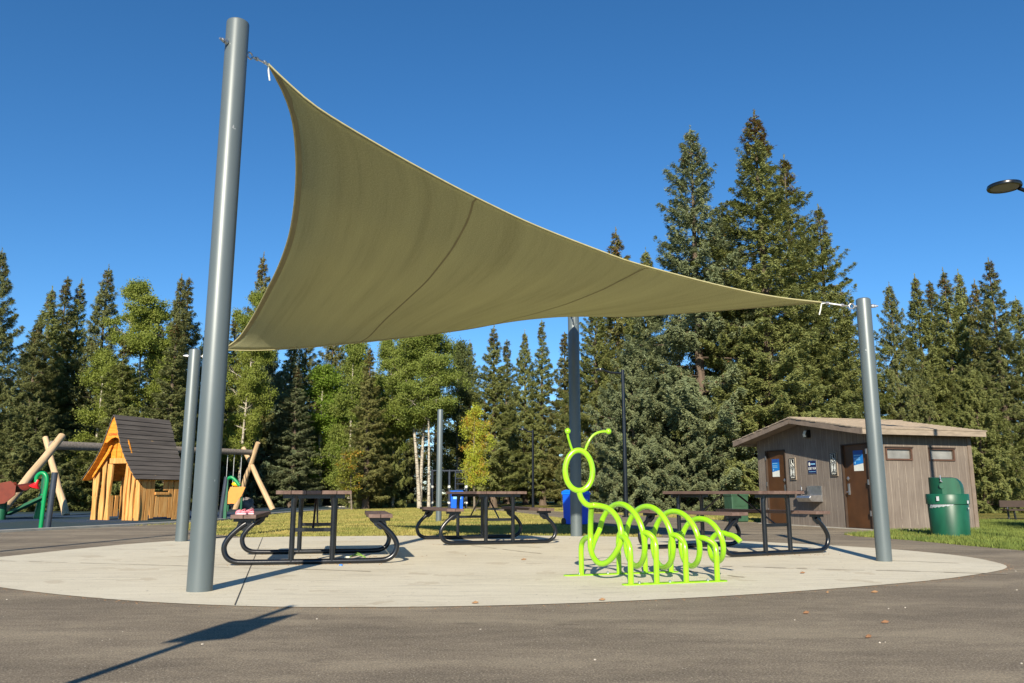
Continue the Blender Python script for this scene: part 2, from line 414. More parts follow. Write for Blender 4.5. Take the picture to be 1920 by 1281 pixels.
# ---------------------------------------------------------------- ground
def sheet(name, poly, z, mat, thick=0.0):
    P = [Vector((x, y, 0)) for x, y in poly]
    tris = geometry.tessellate_polygon([P])
    vs = [(p.x, p.y, z) for p in P]; fs = [tuple(t) for t in tris]
    me_b = MB(); me_b.add(vs, fs)
    if thick:
        n = len(P); me_b.add(vs + [(p.x, p.y, z - thick) for p in P], [(i, (i + 1) % n, n + (i + 1) % n, n + i) for i in range(n)])
    o = me_b.build(name, mat)
    if o.data.polygons[0].normal.z < 0: o.data.flip_normals()
    tag(o, kind='structure'); return o
g = MB(); g.add([(-900, -300, 0), (900, -300, 0), (900, 1200, 0), (-900, 1200, 0)], [(0, 1, 2, 3)]); tag(g.build('ground', M['grass']), kind='structure')

pad_pts = [(-6.18, 10.11), (-5.95, 12.0), (-5.62, 13.2), (-5.05, 14.2), (-4.2, 14.72), (-3.3, 14.92), (-2, 15.1), (-.58, 15.18), (1.0, 15.05), (2.59, 14.47), (3.95, 13.2), (5.02, 11.9), (5.5, 10.5),
           (5.38, 9.3), (5.0, 8.53), (4.12, 7.74), (3.4, 7.25), (2.27, 6.64), (1.33, 6.22), (.15, 5.85), (-.94, 5.72), (-1.9, 5.79), (-2.98, 6.17), (-4.23, 6.93), (-5.35, 7.9), (-6.0, 9.0)]
pp = crom([Vector((x, y, 0)) for x, y in pad_pts + pad_pts[:1]], 8)[:-1]
pad = sheet('concrete_pad', [(p.x, p.y) for p in pp], .016, M['pad'])
asph = [(-14, -20), (-12.8, 5), (-11.1, 13.0), (-10.07, 16.39), (-8.9, 20.1), (-8.45, 20.9), (-7.2, 18.2), (-5.9, 15.9), (-4.9, 14.95), (-4.0, 14.2), (0, 13.5), (2.2, 14.2),
        (2.72, 15.0), (2.75, 17.5), (2.2, 20.5), (1.6, 26), (-.3, 36), (-3.5, 46), (-3.0, 47.5), (1.0, 38.5), (3.6, 30.5), (5.2, 26.4), (6.0, 24.0), (6.5, 22.6), (8.2, 19.0), (7.7, 17.1), (7.0, 16.4), (6.2, 15.6), (6.2, 14.9), (6.54, 13.8), (6.75, 12.2), (6.95, 11.0),
        (7.6, 9.6), (9.0, 8.6), (12, 8.0), (40, 7.5), (40, -20)]
sheet('asphalt_path', asph, .0115, M['asphalt'])
rub = [(-60, 3), (-13.2, 5), (-11.4, 13.0), (-10.3, 16.39), (-8.95, 21.0), (-8.45, 23.5), (-8.75, 28.0), (-9.05, 31), (-8.85, 36), (-8.35, 40), (-7.7, 43.5), (-8.6, 46.3), (-12, 47.3), (-16, 45.5), (-21, 41), (-27, 39), (-60, 38)]
rs = sheet('rubber_playground', rub, .008, M['rubber'])
k1 = [(-13.05, 5), (-11.27, 13.0), (-10.2, 16.39), (-8.86, 21.0), (-8.35, 23.5), (-8.65, 28.0), (-8.95, 31), (-8.75, 36), (-8.25, 40), (-7.55, 43.5), (-8.5, 46.5), (-12, 47.5), (-16.1, 45.7), (-21.1, 41.2), (-27, 39.2), (-60, 38.2)]
kp = crom([Vector((x, y, 0)) for x, y in k1], 6)
mb = MB()
L = []; Rr = []
for i, p in enumerate(kp):
    t = (kp[min(i + 1, len(kp) - 1)] - kp[max(i - 1, 0)]).normalized(); nn = Vector((-t.y, t.x, 0)) * .11
    L.append(p + nn); Rr.append(p - nn)
n = len(kp); z1 = Vector((0, 0, .055))
mb.add([p + z1 for p in L] + [p + z1 for p in Rr] + L + Rr,
       [f for i in range(n - 1) for f in ((i, i + 1, n + i + 1, n + i), (i, i + 1, 2 * n + i + 1, 2 * n + i), (n + i, n + i + 1, 3 * n + i + 1, 3 * n + i))])
tag(mb.build('kerb', M['kerb']), kind='structure')
# saw-cut joints of the pad (real thin strips) and one damp streak
jt = MB()
def strip(b, p, q, wd, z):
    p = Vector((*p, z)); q = Vector((*q, z)); d = (q - p).normalized(); nn = Vector((-d.y, d.x, 0)) * wd / 2
    b.add([p - nn, q - nn, q + nn, p + nn], [(0, 1, 2, 3)])
strip(jt, (-1.9, 5.80), (-4.35, 14.55), .008, .0195)
strip(jt, (-5.9, 9.2), (3.2, 7.2), .006, .0195) if False else None
jt_o = jt.build('pad_joint', M['joint']); tag(jt_o, kind='structure')
st = MB()
for (a, b, wd) in (((-5.95, 9.6), (-1.2, 8.2), .035), ((-5.6, 11.4), (-.4, 12.0), .03), ((-.6, 12.3), (2.1, 7.7), .05), ((1.9, 8.9), (4.7, 8.0), .05), ((.1, 12.1), (4.9, 9.2), .03)):
    P = crom([Vector((a[0] + (b[0] - a[0]) * t + random.uniform(-.03, .03), a[1] + (b[1] - a[1]) * t + random.uniform(-.03, .03), .0195)) for t in np.linspace(0, 1, 8)], 4)
    for i in range(len(P) - 1): 
        if random.random() < .8: strip(st, P[i].xy, P[i + 1].xy, wd * random.uniform(.3, 1), .0195)
tag(st.build('pad_damp_streak', M['stain']), kind='structure')

# grass blades
def in_poly(x, y, poly):
    c = np.zeros(len(x), bool); n = len(poly); j = n - 1
    for i in range(n):
        xi, yi = poly[i]; xj, yj = poly[j]
        if yi != yj:
            c ^= ((yi > y) != (yj > y)) & (x < (xj - xi) * (y - yi) / (yj - yi) + xi)
        j = i
    return c
def mesh_np(name, V, Fq, mat, attrs=None, smooth=False):
    me = bpy.data.meshes.new(name); nv = len(V); nf = len(Fq); k = Fq.shape[1]
    me.vertices.add(nv); me.vertices.foreach_set('co', V.astype(np.float32).ravel())
    me.loops.add(nf * k); me.loops.foreach_set('vertex_index', Fq.astype(np.int32).ravel())
    me.polygons.add(nf); me.polygons.foreach_set('loop_start', np.arange(0, nf * k, k, dtype=np.int32))
    me.update(calc_edges=True)
    for nm, arr in (attrs or {}).items():
        a = me.attributes.new(nm, 'FLOAT', 'FACE'); a.data.foreach_set('value', arr.astype(np.float32))
    me.materials.append(mat); return me
rng = np.random.default_rng(3)
def blades(name, box, nb, h=(.02, .05), label=None, mt='blade'):
    x = rng.uniform(box[0], box[1], nb); y = box[2] + (box[3] - box[2]) * rng.random(nb) ** 1.35
    ok = ~in_poly(x, y, [(p.x, p.y) for p in pp]) & ~in_poly(x, y, asph) & ~in_poly(x, y, rub)
    cx, cy = 7.55, 17.3
    ux, uy = .956, .292
    lx = (x - cx) * ux + (y - cy) * uy; ly = -(x - cx) * uy + (y - cy) * ux
    ok &= ~((lx > -.05) & (lx < 2.8) & (ly > -.05) & (ly < 4.3))
    x = x[ok]; y = y[ok]; n = len(x)
    hh = rng.uniform(h[0], h[1], n); a = rng.uniform(0, 2 * np.pi, n); wd = .009
    lean = rng.normal(0, .02, (n, 2))
    V = np.zeros((n, 3, 3)); dx = np.cos(a) * wd; dy = np.sin(a) * wd
    V[:, 0] = np.c_[x - dx, y - dy, np.zeros(n)]; V[:, 1] = np.c_[x + dx, y + dy, np.zeros(n)]
    V[:, 2] = np.c_[x + lean[:, 0], y + lean[:, 1], hh]
    me = mesh_np(name, V.reshape(-1, 3), np.arange(n * 3).reshape(-1, 3), M[mt])
    o = bpy.data.objects.new(name, me); COL.objects.link(o); tag(o, label, 'grass', kind='stuff'); return o
blades('lawn_grass', (-9, 8, 14.4, 44), 230000, label='short dry lawn grass behind the concrete pad')
blades('verge_grass', (6, 14, 9, 24), 120000, (.03, .085), 'longer green grass around the restroom and green bin', mt='bladegreen')

# loose pebbles on the asphalt
n = 420; x = rng.uniform(-6, 9, n); y = rng.uniform(2.3, 13, n)
ok = in_poly(x, y, asph) & ~in_poly(x, y, [(p.x, p.y) for p in pp]); x = x[ok]; y = y[ok]
mb = MB()
for xi, yi in zip(x, y):
    r = random.choice([.002, .003, .004, .007]); mb.lathe([(1e-4, 0), (r, .0), (r * .8, r * .7), (1e-4, r)], (xi, yi, .0105), 5)
tag(mb.build('loose_pebbles', M['pebble']), 'small pale pebbles scattered over the asphalt', 'pebbles', kind='stuff')
mb = MB()
for i in range(260):
    c = random.choice([(-2.3, 9.0), (-2.6, 10.65), (-.25, 12.65), (3.3, 10.35), (-1.9, 10.1), (.2, 13.9)])
    xi = c[0] + random.gauss(0, .42); yi = c[1] + random.gauss(0, .05) + (xi - c[0]) * .2; r = random.uniform(.004, .011)
    mb.lathe([(1e-4, 0), (r, .0), (r * .7, r * .4), (1e-4, r * .5)], (xi, yi, .0165), 5)
tag(mb.build('bark_crumbs', M['litter']), 'brown crumbs of bark and seed under the picnic tables', 'litter', kind='stuff')

mb = MB()
for i in range(1500):
    q = pp[random.randrange(len(pp))]; q2 = pp[(pp.index(q) + 1) % len(pp)]; q = q.lerp(q2, random.random()); c = Vector((-.3, 10.4, 0)); dd = (q - c).normalized()
    q = q + dd * abs(random.gauss(0, .05)); r_ = random.uniform(.002, .007)
    mb.lathe([(1e-4, 0), (r_, 0), (r_ * .7, r_ * .5), (1e-4, r_ * .6)], (q.x, q.y, .0105), 5)
tag(mb.build('edge_grit', M['litter']), 'brown grit and seed crumbs caught along the pad edge', 'grit', kind='stuff')

# ---------------------------------------------------------------- shade sail and its posts
def post(x, y, H, r, label, bolt_z, bdir, group='grey steel posts of the shade sail'):
    e = empty('shade_post', (x, y, 0), 0, label, 'post', group)
    MB().lathe([(1e-4, 0), (r, 0), (r, H - .012), (r * .97, H)], n=48).build('shaft', M['pole'], e, smooth=True)
    MB().lathe([(r * .97, 0), (r * .8, .012), (r * .3, .022), (1e-4, .024)], (0, 0, H), n=40).build('cap', M['pole'], e, smooth=True)
    if bdir:
        d = Vector((*bdir, 0)).normalized(); p = Vector((0, 0, bolt_z))
        MB().tube([p - d * (r + .085), p + d * (r + .03)], .011, 10).tube([p - d * (r + .035), p - d * (r + .005)], .024, 6).tube([p - d * (r + .06), p - d * (r + .042)], .02, 6).build('anchor_bolt', M['steel'], e)
        c = p + d * (r + .055)
        ring = [c + d * .03 * math.cos(a) + Vector((0, 0, 1)) * .03 * math.sin(a) for a in np.linspace(0, 2 * math.pi, 17)[:-1]]
        MB().tube(ring, .008, 8, closed=True).build('eye_ring', M['steel'], e, smooth=True)
    return e, (Vector((x, y, 0)) + p + d * (r + .085)) if bdir else None
_, aA = post(-2.46, 6.64, 4.92, .098, 'tallest thick grey post at front left, holding the raised corner of the sail', 4.68, (.6, 1.0))
_, aB = post(-5.31, 13.40, 3.13, .096, 'grey post just left behind the tallest post, at the back left of the pad', 3.03, (.95, .2))
_, aC = post(1.16, 15.0, 4.3, .105, 'grey post behind the green caterpillar head, rising up into the sail', 4.12, (-.35, -1))
_, aD = post(4.22, 9.50, 3.06, .084, 'grey post at front right, in front of the restroom', 2.98, (-1, .05))
post(-2.05, 23.2, 3.12, .082, 'free-standing grey post on the lawn beyond the octagonal table, carrying nothing', 0, None)

AB = [(503, 120, 7.0), (530, 170, 7.3), (548, 222, 7.65), (555, 282, 8.1), (555.5, 340, 8.6), (550, 400, 9.3), (540, 450, 10.0), (522, 500, 10.95), (500, 545, 11.85), (474, 594, 12.75), (447, 634, 13.3), (418, 656, 13.5)]
AD = [(503, 120, 7.0), (545, 160, 7.1), (600, 205, 7.25), (700, 266, 7.55), (800, 322, 7.85), (890, 369, 8.12), (1000, 421, 8.45), (1130, 472, 8.8), (1200, 496, 8.98), (1340, 533, 9.25), (1450, 556, 9.42), (1540, 567, 9.55)]
BC = [(418, 656, 13.5), (480, 657, 13.5), (560, 653, 13.5), (700, 640, 13.5), (860, 620, 13.55), (940, 606, 13.75), (1000, 598, 14.0), (1075, 592, 14.6)]
DC = [(1540, 567, 9.55), (1450, 574, 10.3), (1340, 583, 11.3), (1200, 593, 12.9), (1140, 594, 13.6), (1075, 592, 14.6)]
NS = 49
cAB, cAD, cBC, cDC = [resample(crom([U(*q) for q in c], 8), NS) for c in (AB, AD, BC, DC)]
sail = empty('shade_sail', cAD[NS // 2].to_tuple(), 0, 'large olive tan fabric shade sail stretched between four grey posts', 'shade sail')
off = sail.location.copy()
gv = []; guv = []
for j in range(NS):            # v along A->B / D->C
    for i in range(NS):        # u along A->D / B->C
        u = i / (NS - 1); v = j / (NS - 1)
        p = (1 - v) * cAD[i] + v * cBC[i] + (1 - u) * cAB[j] + u * cDC[j] - ((1 - u) * (1 - v) * cAD[0] + u * (1 - v) * cAD[-1] + (1 - u) * v * cBC[0] + u * v * cBC[-1])
        # gentle tension ripples between the seams
        rip = math.sin(u * 58 + math.sin(v * 3) * 1.5) * .003 * math.sin(math.pi * u) * math.sin(math.pi * min(1, v * 1.0)) + math.sin(u * 23 + v * 4) * .003 * math.sin(math.pi * u) * math.sin(math.pi * v)
        gv.append(p - off + Vector((0, 0, rip))); guv.append((u * 6.5, v * 6.5))
fs = [(j * NS + i, j * NS + i + 1, (j + 1) * NS + i + 1, (j + 1) * NS + i) for j in range(NS - 1) for i in range(NS - 1)]
mb = MB().add(gv, fs); cl = mb.build('cloth', M['fabric'], sail, smooth=True)
uvl = cl.data.uv_layers.new(name='UVMap')
for lp in cl.data.loops: uvl.data[lp.index].uv = guv[lp.vertex_index]
sm = cl.modifiers.new('thick', 'SOLIDIFY'); sm.thickness = .002
def seam_at(ua, ub, wd=.024):
    P = []
    for j in range(NS):
        v_ = j / (NS - 1); i = (ua + (ub - ua) * v_ - .062 * 1.6 * v_ ** .6 * (1 - v_)) * (NS - 1); i0 = int(i); f = i - i0; P.append(Vector(gv[j * NS + i0]).lerp(Vector(gv[j * NS + i0 + 1]), f) - Vector((0, 0, .006)))
    dx = (Vector(gv[(NS // 2) * NS + i0 + 1]) - Vector(gv[(NS // 2) * NS + i0])).normalized() * wd / 2
    b = MB(); b.add([p - dx for p in P] + [p + dx for p in P], [(j, j + 1, NS + j + 1, NS + j) for j in range(NS - 1)]); return b
for ua, ub in ((.352, .36), (.675, .715)): seam_at(ua, ub).build('seam', M['seam'], sail)
for nm, c, r in (('hem', cAB, .012), ('hem', cAD, .009), ('hem', cBC, .009), ('hem', cDC, .009)):
    MB().tube([p - off for p in c], r, 8).build(nm, M['webbing'], sail, smooth=True)
# wide folded hem inside the A-B edge
P0 = [Vector(gv[j * NS]) for j in range(NS)]; P1 = [Vector(gv[j * NS]).lerp(Vector(gv[j * NS + 1]), .55 if j > 2 else .9) - Vector((0, 0, .004)) for j in range(NS)]
MB().add([p - Vector((0, 0, .005)) for p in P0] + P1, [(j, j + 1, NS + j + 1, NS + j) for j in range(NS - 1)]).build('hem_fold', M['seam'], sail)
for anc, tip, inn in ((aA, cAB[0], gv[2 * NS + 2]), (aB, cAB[-1], gv[(NS - 3) * NS + 2]), (aC, cBC[-1], gv[(NS - 3) * NS + NS - 3]), (aD, cAD[-1], gv[2 * NS + NS - 3])):
    a = anc - off; t = tip - off; d = (t - a); Ld = d.length; dn = d.normalized()
    if Ld < .02: continue
    b = MB().tube([a, a + d * .22], .009, 8).tube([a + d * .2, a + d * .30], .02, 8).tube([a + d * .30, a + d * .72], .007, 8).tube([a + d * .28, a + d * .74], [.011, .011], 6).tube([a + d * .72, a + d * .82], .018, 8).tube([a + d * .8, t], .009, 8)
    b.build('turnbuckle', M['steel'], sail, smooth=True)
    sd2 = Vector((-dn.y, dn.x, 0)).normalized()
    b2 = MB().tube([t - dn * .05, t + Vector((0, 0, -.02)), t + dn * .015 + Vector((0, 0, -.09)), t + dn * .035 + Vector((0, 0, -.16))], .008, 6); b2.build('shackle_strap', M['signwht'], sail, smooth=True)
    q = Vector(inn); MB().tube([t, t.lerp(q, .5), q], [.012, .03, .034], 6).build('corner_patch', M['webbing'], sail, smooth=True) if False else None

# ---------------------------------------------------------------- picnic tables
def planks(x0, x1, n, y0, y1, z0, z1, gap=.006):
    b = MB(); wd = (x1 - x0 + gap) / n
    for i in range(n): b.bbox(x0 + i * wd, x0 + (i + 1) * wd - gap, y0, y1, z0, z1)
    return b
def make_table():
    t = empty('picnic_table')
    planks(-.40, .40, 5, -.915, .915, .745, .785).build('tabletop', M['plank'], t, bevel=.003)
    for s in (-1, 1):
        planks(s * .722 - .13, s * .722 + .13, 2, -.915, .915, .49, .53).build('seat', M['plank'], t, bevel=.003)
    for yf in (-.80, .80):
        pts = [(-.74, yf, .44), (-.80, yf, .40), (-.91, yf, .30), (-.965, yf, .20), (-.94, yf, .10), (-.86, yf, .045), (-.74, yf, .032), (-.4, yf, .030), (0, yf, .030)]
        full = pts + [(-a, b, c) for a, b, c in pts[-2::-1]]
        full = [(a * .945, b, c) for a, b, c in full]; cp = crom(full, 6)
        MB().tube(cp, .029, 14).build('base_rail', M['black'], t, smooth=True)
        for s in (-1, 1):
            MB().tube([(s * .215, yf, .03), (s * .215, yf, .60), (s * .212, yf, .66), (s * .20, yf, .73)], [.029, .029, .031, .036], 14).build('leg', M['black'], t, smooth=True)
            MB().prism([(s * .77, yf, .49), (s * .63, yf, .49), (s * .66, yf, .41), (s * .72, yf, .36), (s * .81, yf, .37)], (0, -.01, 0), (0, .01, 0)).build('seat_bracket', M['black'], t)
            box1('seat_bearer', M['black'], t, s * .722 - .11, s * .722 + .11, yf - .02, yf + .02, .455, .489)
        box1('top_bearer', M['black'], t, -.33, .33, yf - .02, yf + .02, .70, .744)
        box1('cross_bar', M['black'], t, -.2, .2, yf - .006, yf + .006, .345, .385)
        s = -1 if yf < 0 else 1
        MB().tube([(0, yf - s * .012, .37), (.0, s * .15, .735)], .012, 8).build('brace', M['black'], t)
    return t
proto = make_table()
tabs = [((-2.33, 9.86), 11.5, 'picnic table nearest the tallest post, with pink shoes on its left seat'),
        ((-.45, 13.35), 19, 'middle picnic table, on the back edge of the pad before the lawn'),
        ((2.93, 11.12), 29, 'picnic table at right, behind the green caterpillar rack')]
for i, ((x, y), a, lab) in enumerate(tabs):
    o = proto if i == 0 else copy_tree(proto)
    o.location = (x, y, .016); o.rotation_euler = (0, 0, R(a)); tag(o, lab, 'picnic table', 'brown plank picnic tables on the pad')

# pink shoes
def shoe():
    e = empty('shoe')
    sole = [(.045 * math.sin(2 * math.pi * k / 20) * (1 + .18 * math.cos(2 * math.pi * k / 20)), .10 * math.cos(2 * math.pi * k / 20), 0) for k in range(20)]
    MB().prism(sole, (0, 0, 0), (0, 0, .018)).build('sole', M['pinklt'], e)
    b = MB(); rings = []
    for (y, wx, h) in ((.098, .012, .022), (.08, .036, .045), (.05, .045, .058), (.015, .043, .064), (-.005, .041, .050)):
        rings.append([(wx * math.cos(a), y, .014 + h * math.sin(a)) for a in np.linspace(0, math.pi, 9)])
    vs = [v for r_ in rings for v in r_]; fs = [(i * 9 + k, i * 9 + k + 1, (i + 1) * 9 + k + 1, (i + 1) * 9 + k) for i in range(4) for k in range(8)]
    b.add(vs, fs); b.add([(.0, .099, .016)] + rings[0], [(0, k + 1, k + 2) for k in range(8)])
    o = b.build('toe_cap', M['pink'], e, smooth=True); o.modifiers.new('t', 'SOLIDIFY').thickness = .004
    P = [(.042 * math.sin(a), -.005 - .088 * math.sin(a) ** 0 * (math.cos(a) * .5 + .5), 0) for a in np.linspace(-math.pi / 1.0, math.pi / 1.0, 3)]
    heel = [(.041 * math.cos(a), -.01 + .085 * min(0, math.sin(a)), 0) for a in np.linspace(math.pi, 2 * math.pi, 13)]
    vs = [(x, y, .016) for x, y, _ in heel] + [(x * .92, y * .97, .055) for x, y, _ in heel]
    o = MB().add(vs, [(k, k + 1, 14 + k, 13 + k) for k in range(12)]).build('heel_cup', M['pink'], e, smooth=True); o.modifiers.new('t', 'SOLIDIFY').thickness = .004
    MB().tube([(.043, -.02, .045), (.035, -.055, .075), (0, -.075, .085), (-.035, -.055, .075), (-.043, -.02, .045)], .006, 6).build('heel_strap', M['pink'], e, smooth=True)
    for sx in (-1, 1): MB().tube([(sx * .043, -.004, .03), (sx * .043, -.004, .058)], .006, 6).build('side_panel', M['pink'], e)
    return e
sh = shoe()
a = R(11.5)
def tl(x, y): return (-2.33 + x * math.cos(a) - y * math.sin(a), 9.86 + x * math.sin(a) + y * math.cos(a))
for i, (x, y, rz, lab) in enumerate(((-.775, -.68, 75, 'pink child shoe lying left on the picnic seat'), (-.69, -.62, 58, 'pink child shoe lying right on the picnic seat, half behind its mate'))):
    o = sh if i == 0 else copy_tree(sh); X, Y = tl(x, y); o.scale = (.66, .66, .66); o.location = (X, Y, .5465); o.rotation_euler = (0, 0, R(rz)); tag(o, lab, 'shoe', 'pair of pink shoes')
# spring onion and cap on the ground
p = G(668, 1050)
e = empty('spring_onion', (p.x - .10, p.y, .017), .15, 'wilted green and white plant stalk lying under the front picnic table', 'plant stalk')
MB().tube([(-.07, 0, .012), (-.03, .0, .02), (.03, 0, .02)], [.012, .019, .016], 8).build('bulb', M['cream'], e, smooth=True)
for k, (zz, dy) in enumerate(((.09, .02), (.065, -.03), (.05, .05))):
    MB().tube(crom([(.02, 0, .02), (.09, dy * .5, .05), (.17, dy, zz), (.27, dy * 1.5, .035), (.31, dy * 1.7, .008)], 4), .008, 6).build('stalk', M['stem'], e, smooth=True)
e.scale = (.66, .66, .66)
p = G(641, 1063)
MBc = MB().lathe([(1e-4, .014), (.015, .014), (.018, .011), (.019, 0), (.017, 0)], n=18); o = MBc.build('bottle_cap', M['capblue'], smooth=True); o.location = (p.x, p.y - .05, .017)
tag(o, 'small blue bottle cap on the concrete beside the front table', 'bottle cap')
# dry leaves / wood chips
for px, py, s, rz, lab in ((891, 1137, .05, .2, 'curled dark leaf at the front edge of the pad, left of centre'), (1129, 1131, .05, -.1, 'thin brown leaf on the pad left of the rack plate'), (1505, 1079, .055, .1, 'orange wood chip on the pad before the right post'),
                     (1629, 1201, .05, .5, 'orange bark piece on the asphalt at lower right'), (982, 1053, .07, .25, 'brown twig-like leaf on the pad left of the caterpillar'), (1640, 1115, .06, 0, 'dark flat leaf on the asphalt below the right post'),
                     (1512, 1155, .05, .3, 'pale curled leaf on asphalt between pad edge and bark piece'), (1660, 1173, .05, 0, 'dark twig piece on asphalt above the orange bark piece'), (1552, 1116, .02, 0, 'tiny dark seed on asphalt just under the pad edge')):
    p = G(px, py); b = MB(); s *= .5
    b.add([(-s, 0, .006), (-s * .4, s * .28, .014), (s * .5, s * .24, .010), (s, 0, .012), (s * .4, -s * .26, .004), (-s * .5, -s * .24, .005), (0, 0, .02)], [(6, i, (i + 1) % 6) for i in range(6)])
    o = b.build('fallen_leaf', M['dry'] if 'orange' in lab or 'pale' in lab else M['litter']); o.modifiers.new('t', 'SOLIDIFY').thickness = .004
    o.location = (p.x, p.y, .017 if 'pad' in lab and 'asphalt' not in lab else .0125); o.rotation_euler = (0, 0, rz); tag(o, lab, 'leaf', 'loose leaves and chips on the paving')

# ---------------------------------------------------------------- caterpillar bicycle rack
ex = Vector((.948, .319, 0)).normalized(); en = Vector((-ex.y, ex.x, 0))
C0 = Vector((.715, 7.431, 0))
rack = empty('bicycle_rack', (C0.x, C0.y, .016), 0, 'lime green tube bike rack shaped like a caterpillar with two antennae', 'bike rack')
keys = [(-.2, .39, .265), (0, .39, .265), (1, .39, .27), (2, .37, .267), (3, .335, .255), (3.6, .335, .235), (4, .325, .195), (4.5, .325, .195), (4.75, .30, .165), (5, .25, .12), (5.4, .25, .13)]
def ck(t):
    for i in range(len(keys) - 1):
        if keys[i][0] <= t <= keys[i + 1][0]:
            f = (t - keys[i][0]) / (keys[i + 1][0] - keys[i][0]); return keys[i][1] + (keys[i + 1][1] - keys[i][1]) * f, keys[i][2] + (keys[i + 1][2] - keys[i][2]) * f
    return keys[-1][1:]
PITCH = .280; TR = .0255
def hel(t):
    c, r = ck(t); th = 2 * math.pi * t
    return ex * (PITCH * t) + Vector((0, 0, c)) + Vector((0, 0, r)) * math.cos(th) - en * r * 1.16 * math.sin(th)
def loc(px, py, d): return U(px, py, d) - Vector((C0.x, C0.y, 0))
neck = [(1086, 927, 7.42), (1090, 938, 7.42), (1098, 948, 7.43), (1107, 951.5, 7.44), (1117, 951, 7.44), (1139.5, 956.5, 7.36), (1155.5, 972, 7.27), (1163.5, 992, 7.21), (1164.5, 1016, 7.20), (1156, 1038, 7.25),
        (1141, 1056, 7.34), (1126, 1060.5, 7.43), (1114, 1050.5, 7.54), (1107.5, 1032, 7.62), (1107, 1008, 7.66), (1107.5, 981.5, 7.6), (1108.5, 955, 7.47)]
MB().tube(crom([loc(*q) for q in neck], 6), TR, 14).build('neck_ring', M['lime'], rack, smooth=True)
hp = [loc(1109, 1036, 7.62), loc(1113, 1021, 7.70)] + [hel(t) for t in np.arange(.77, 5.19, .022)]
MB().tube(hp, TR, 14).build('body_coil', M['lime'], rack, smooth=True)
hc = loc(1085.5, 885.5, 7.42); hx = Vector((math.cos(R(8)), math.sin(R(8)), 0))
ring = [hc + hx * .126 * math.cos(a) * (1 - .04 * math.sin(a)) + Vector((0, 0, .180)) * math.sin(a) for a in np.linspace(0, 2 * math.pi, 49)[:-1]]
MB().tube(ring, TR, 14, closed=True).build('head_ring', M['lime'], rack, smooth=True)
for pts in ([(1073, 848, 7.42), (1069, 836, 7.40), (1065, 822, 7.37), (1064.5, 812, 7.36)], [(1097, 848, 7.42), (1103, 833, 7.42), (1112, 820, 7.43), (1125, 813.5, 7.44), (1141, 812.5, 7.45)]):
    P = [loc(*q) for q in pts]; aobj = MB().tube(crom(P, 5), .0115, 10).build('antenna', M['lime'], rack, smooth=True)
    MB().sphere(P[-1], .0275, 20).build('antenna_ball', M['lime'], aobj, smooth=True)
feet = {-1: [(1185, 1101), (1238, 1100), (1290, 1097), (1345, 1094)], 1: [(1085, 1081), (1146, 1081), (1203, 1079), (1260, 1077)]}
for side in (-1, 1):
    for k in range(4):
        f = G(*feet[side][k]); f = Vector((f.x - C0.x, f.y - C0.y, 0)); sf = ex.dot(f); of = side * .437
        if side < 0: a0 = loc(1164, 1010, 7.20) if k == 0 else hel(k + .23)
        else: a0 = loc(1107, 1012, 7.66) if k == 0 else hel(k + .75 - 1 + .98) if False else (loc(1107, 1012, 7.66) if k == 0 else hel(k + .78))
        if side > 0 and k: sf = ex.dot(a0) - .03
        s0, i0, zt = ex.dot(a0), en.dot(a0), a0.z
        foot = ex * sf + en * of
        P = [a0, ex * (s0 * .6 + sf * .4) + en * (i0 + (of - i0) * .45) + Vector((0, 0, zt - .006)), ex * sf + en * (of - side * .03) + Vector((0, 0, zt - .05)), foot + Vector((0, 0, zt - .12)), foot + Vector((0, 0, .12)), foot + Vector((0, 0, .004))]
        MB().tube(crom(P, 5), TR * .97, 12).build('leg', M['lime'], rack, smooth=True)
for side, s0, s1 in ((-1, .07, 1.08), (1, -.10, 1.10)):
    yv = side * .437; w2 = .045
    poly = []
    for a in np.linspace(math.pi / 2, 3 * math.pi / 2, 9): poly.append(ex * (s0 + w2 + w2 * math.cos(a)) + en * (yv + w2 * math.sin(a)))
    for a in np.linspace(-math.pi / 2, math.pi / 2, 9): poly.append(ex * (s1 - w2 + w2 * math.cos(a)) + en * (yv + w2 * math.sin(a)))
    pl = MB().prism(poly, (0, 0, 0), (0, 0, .010)).build('base_plate', M['lime'], rack, bevel=.002)
    for s in (.16, .45, .82):
        c = ex * (s0 + s) + en * yv
        MB().lathe([(.012, .010), (.012, .020), (.006, .028), (1e-4, .029)], c, 6).build('bolt', M['steel'], pl)

# ---------------------------------------------------------------- restroom building
BX, BY, BA = 7.62, 17.3, R(17.0)
rb = empty('restroom_building', (BX, BY, 0), BA, 'small brown restroom building with tan shingle roof and two brown doors', 'restroom')
BL, BW, BE, RZ = 2.62, 4.2, 2.12, 2.48      # side length, front width, eave height, ridge height
def wall_poly_front(z0=0.0): return [(0, 0, z0), (0, BW, z0), (0, BW, BE), (0, BW / 2, RZ - .06), (0, 0, BE)]
d1, d2 = (3.02, 3.86), (.14, .98)           # door y-ranges; far and near
DZ = 1.84
# front wall as panels around the doors
mb = MB()
def fp(y0, y1, z0, z1): mb.bbox(0, .12, y0, y1, z0, z1)
fp(.0, d2[0], .03, BE - .02); fp(d2[0], d2[1], DZ, BE - .02); fp(d2[1], d1[0], .03, BE - .02); fp(d1[0], d1[1], DZ, BE - .02); fp(d1[1], BW, .03, BE - .02)
mb.prism([(0, 0, BE - .02), (0, BW, BE - .02), (0, BW / 2, RZ - .04)], (0, 0, 0), (.12, 0, 0)); mb.build('front_wall', M['sidY'], rb)
def solid_wall(name, mat, *a): return box1(name, mat, rb, *a)
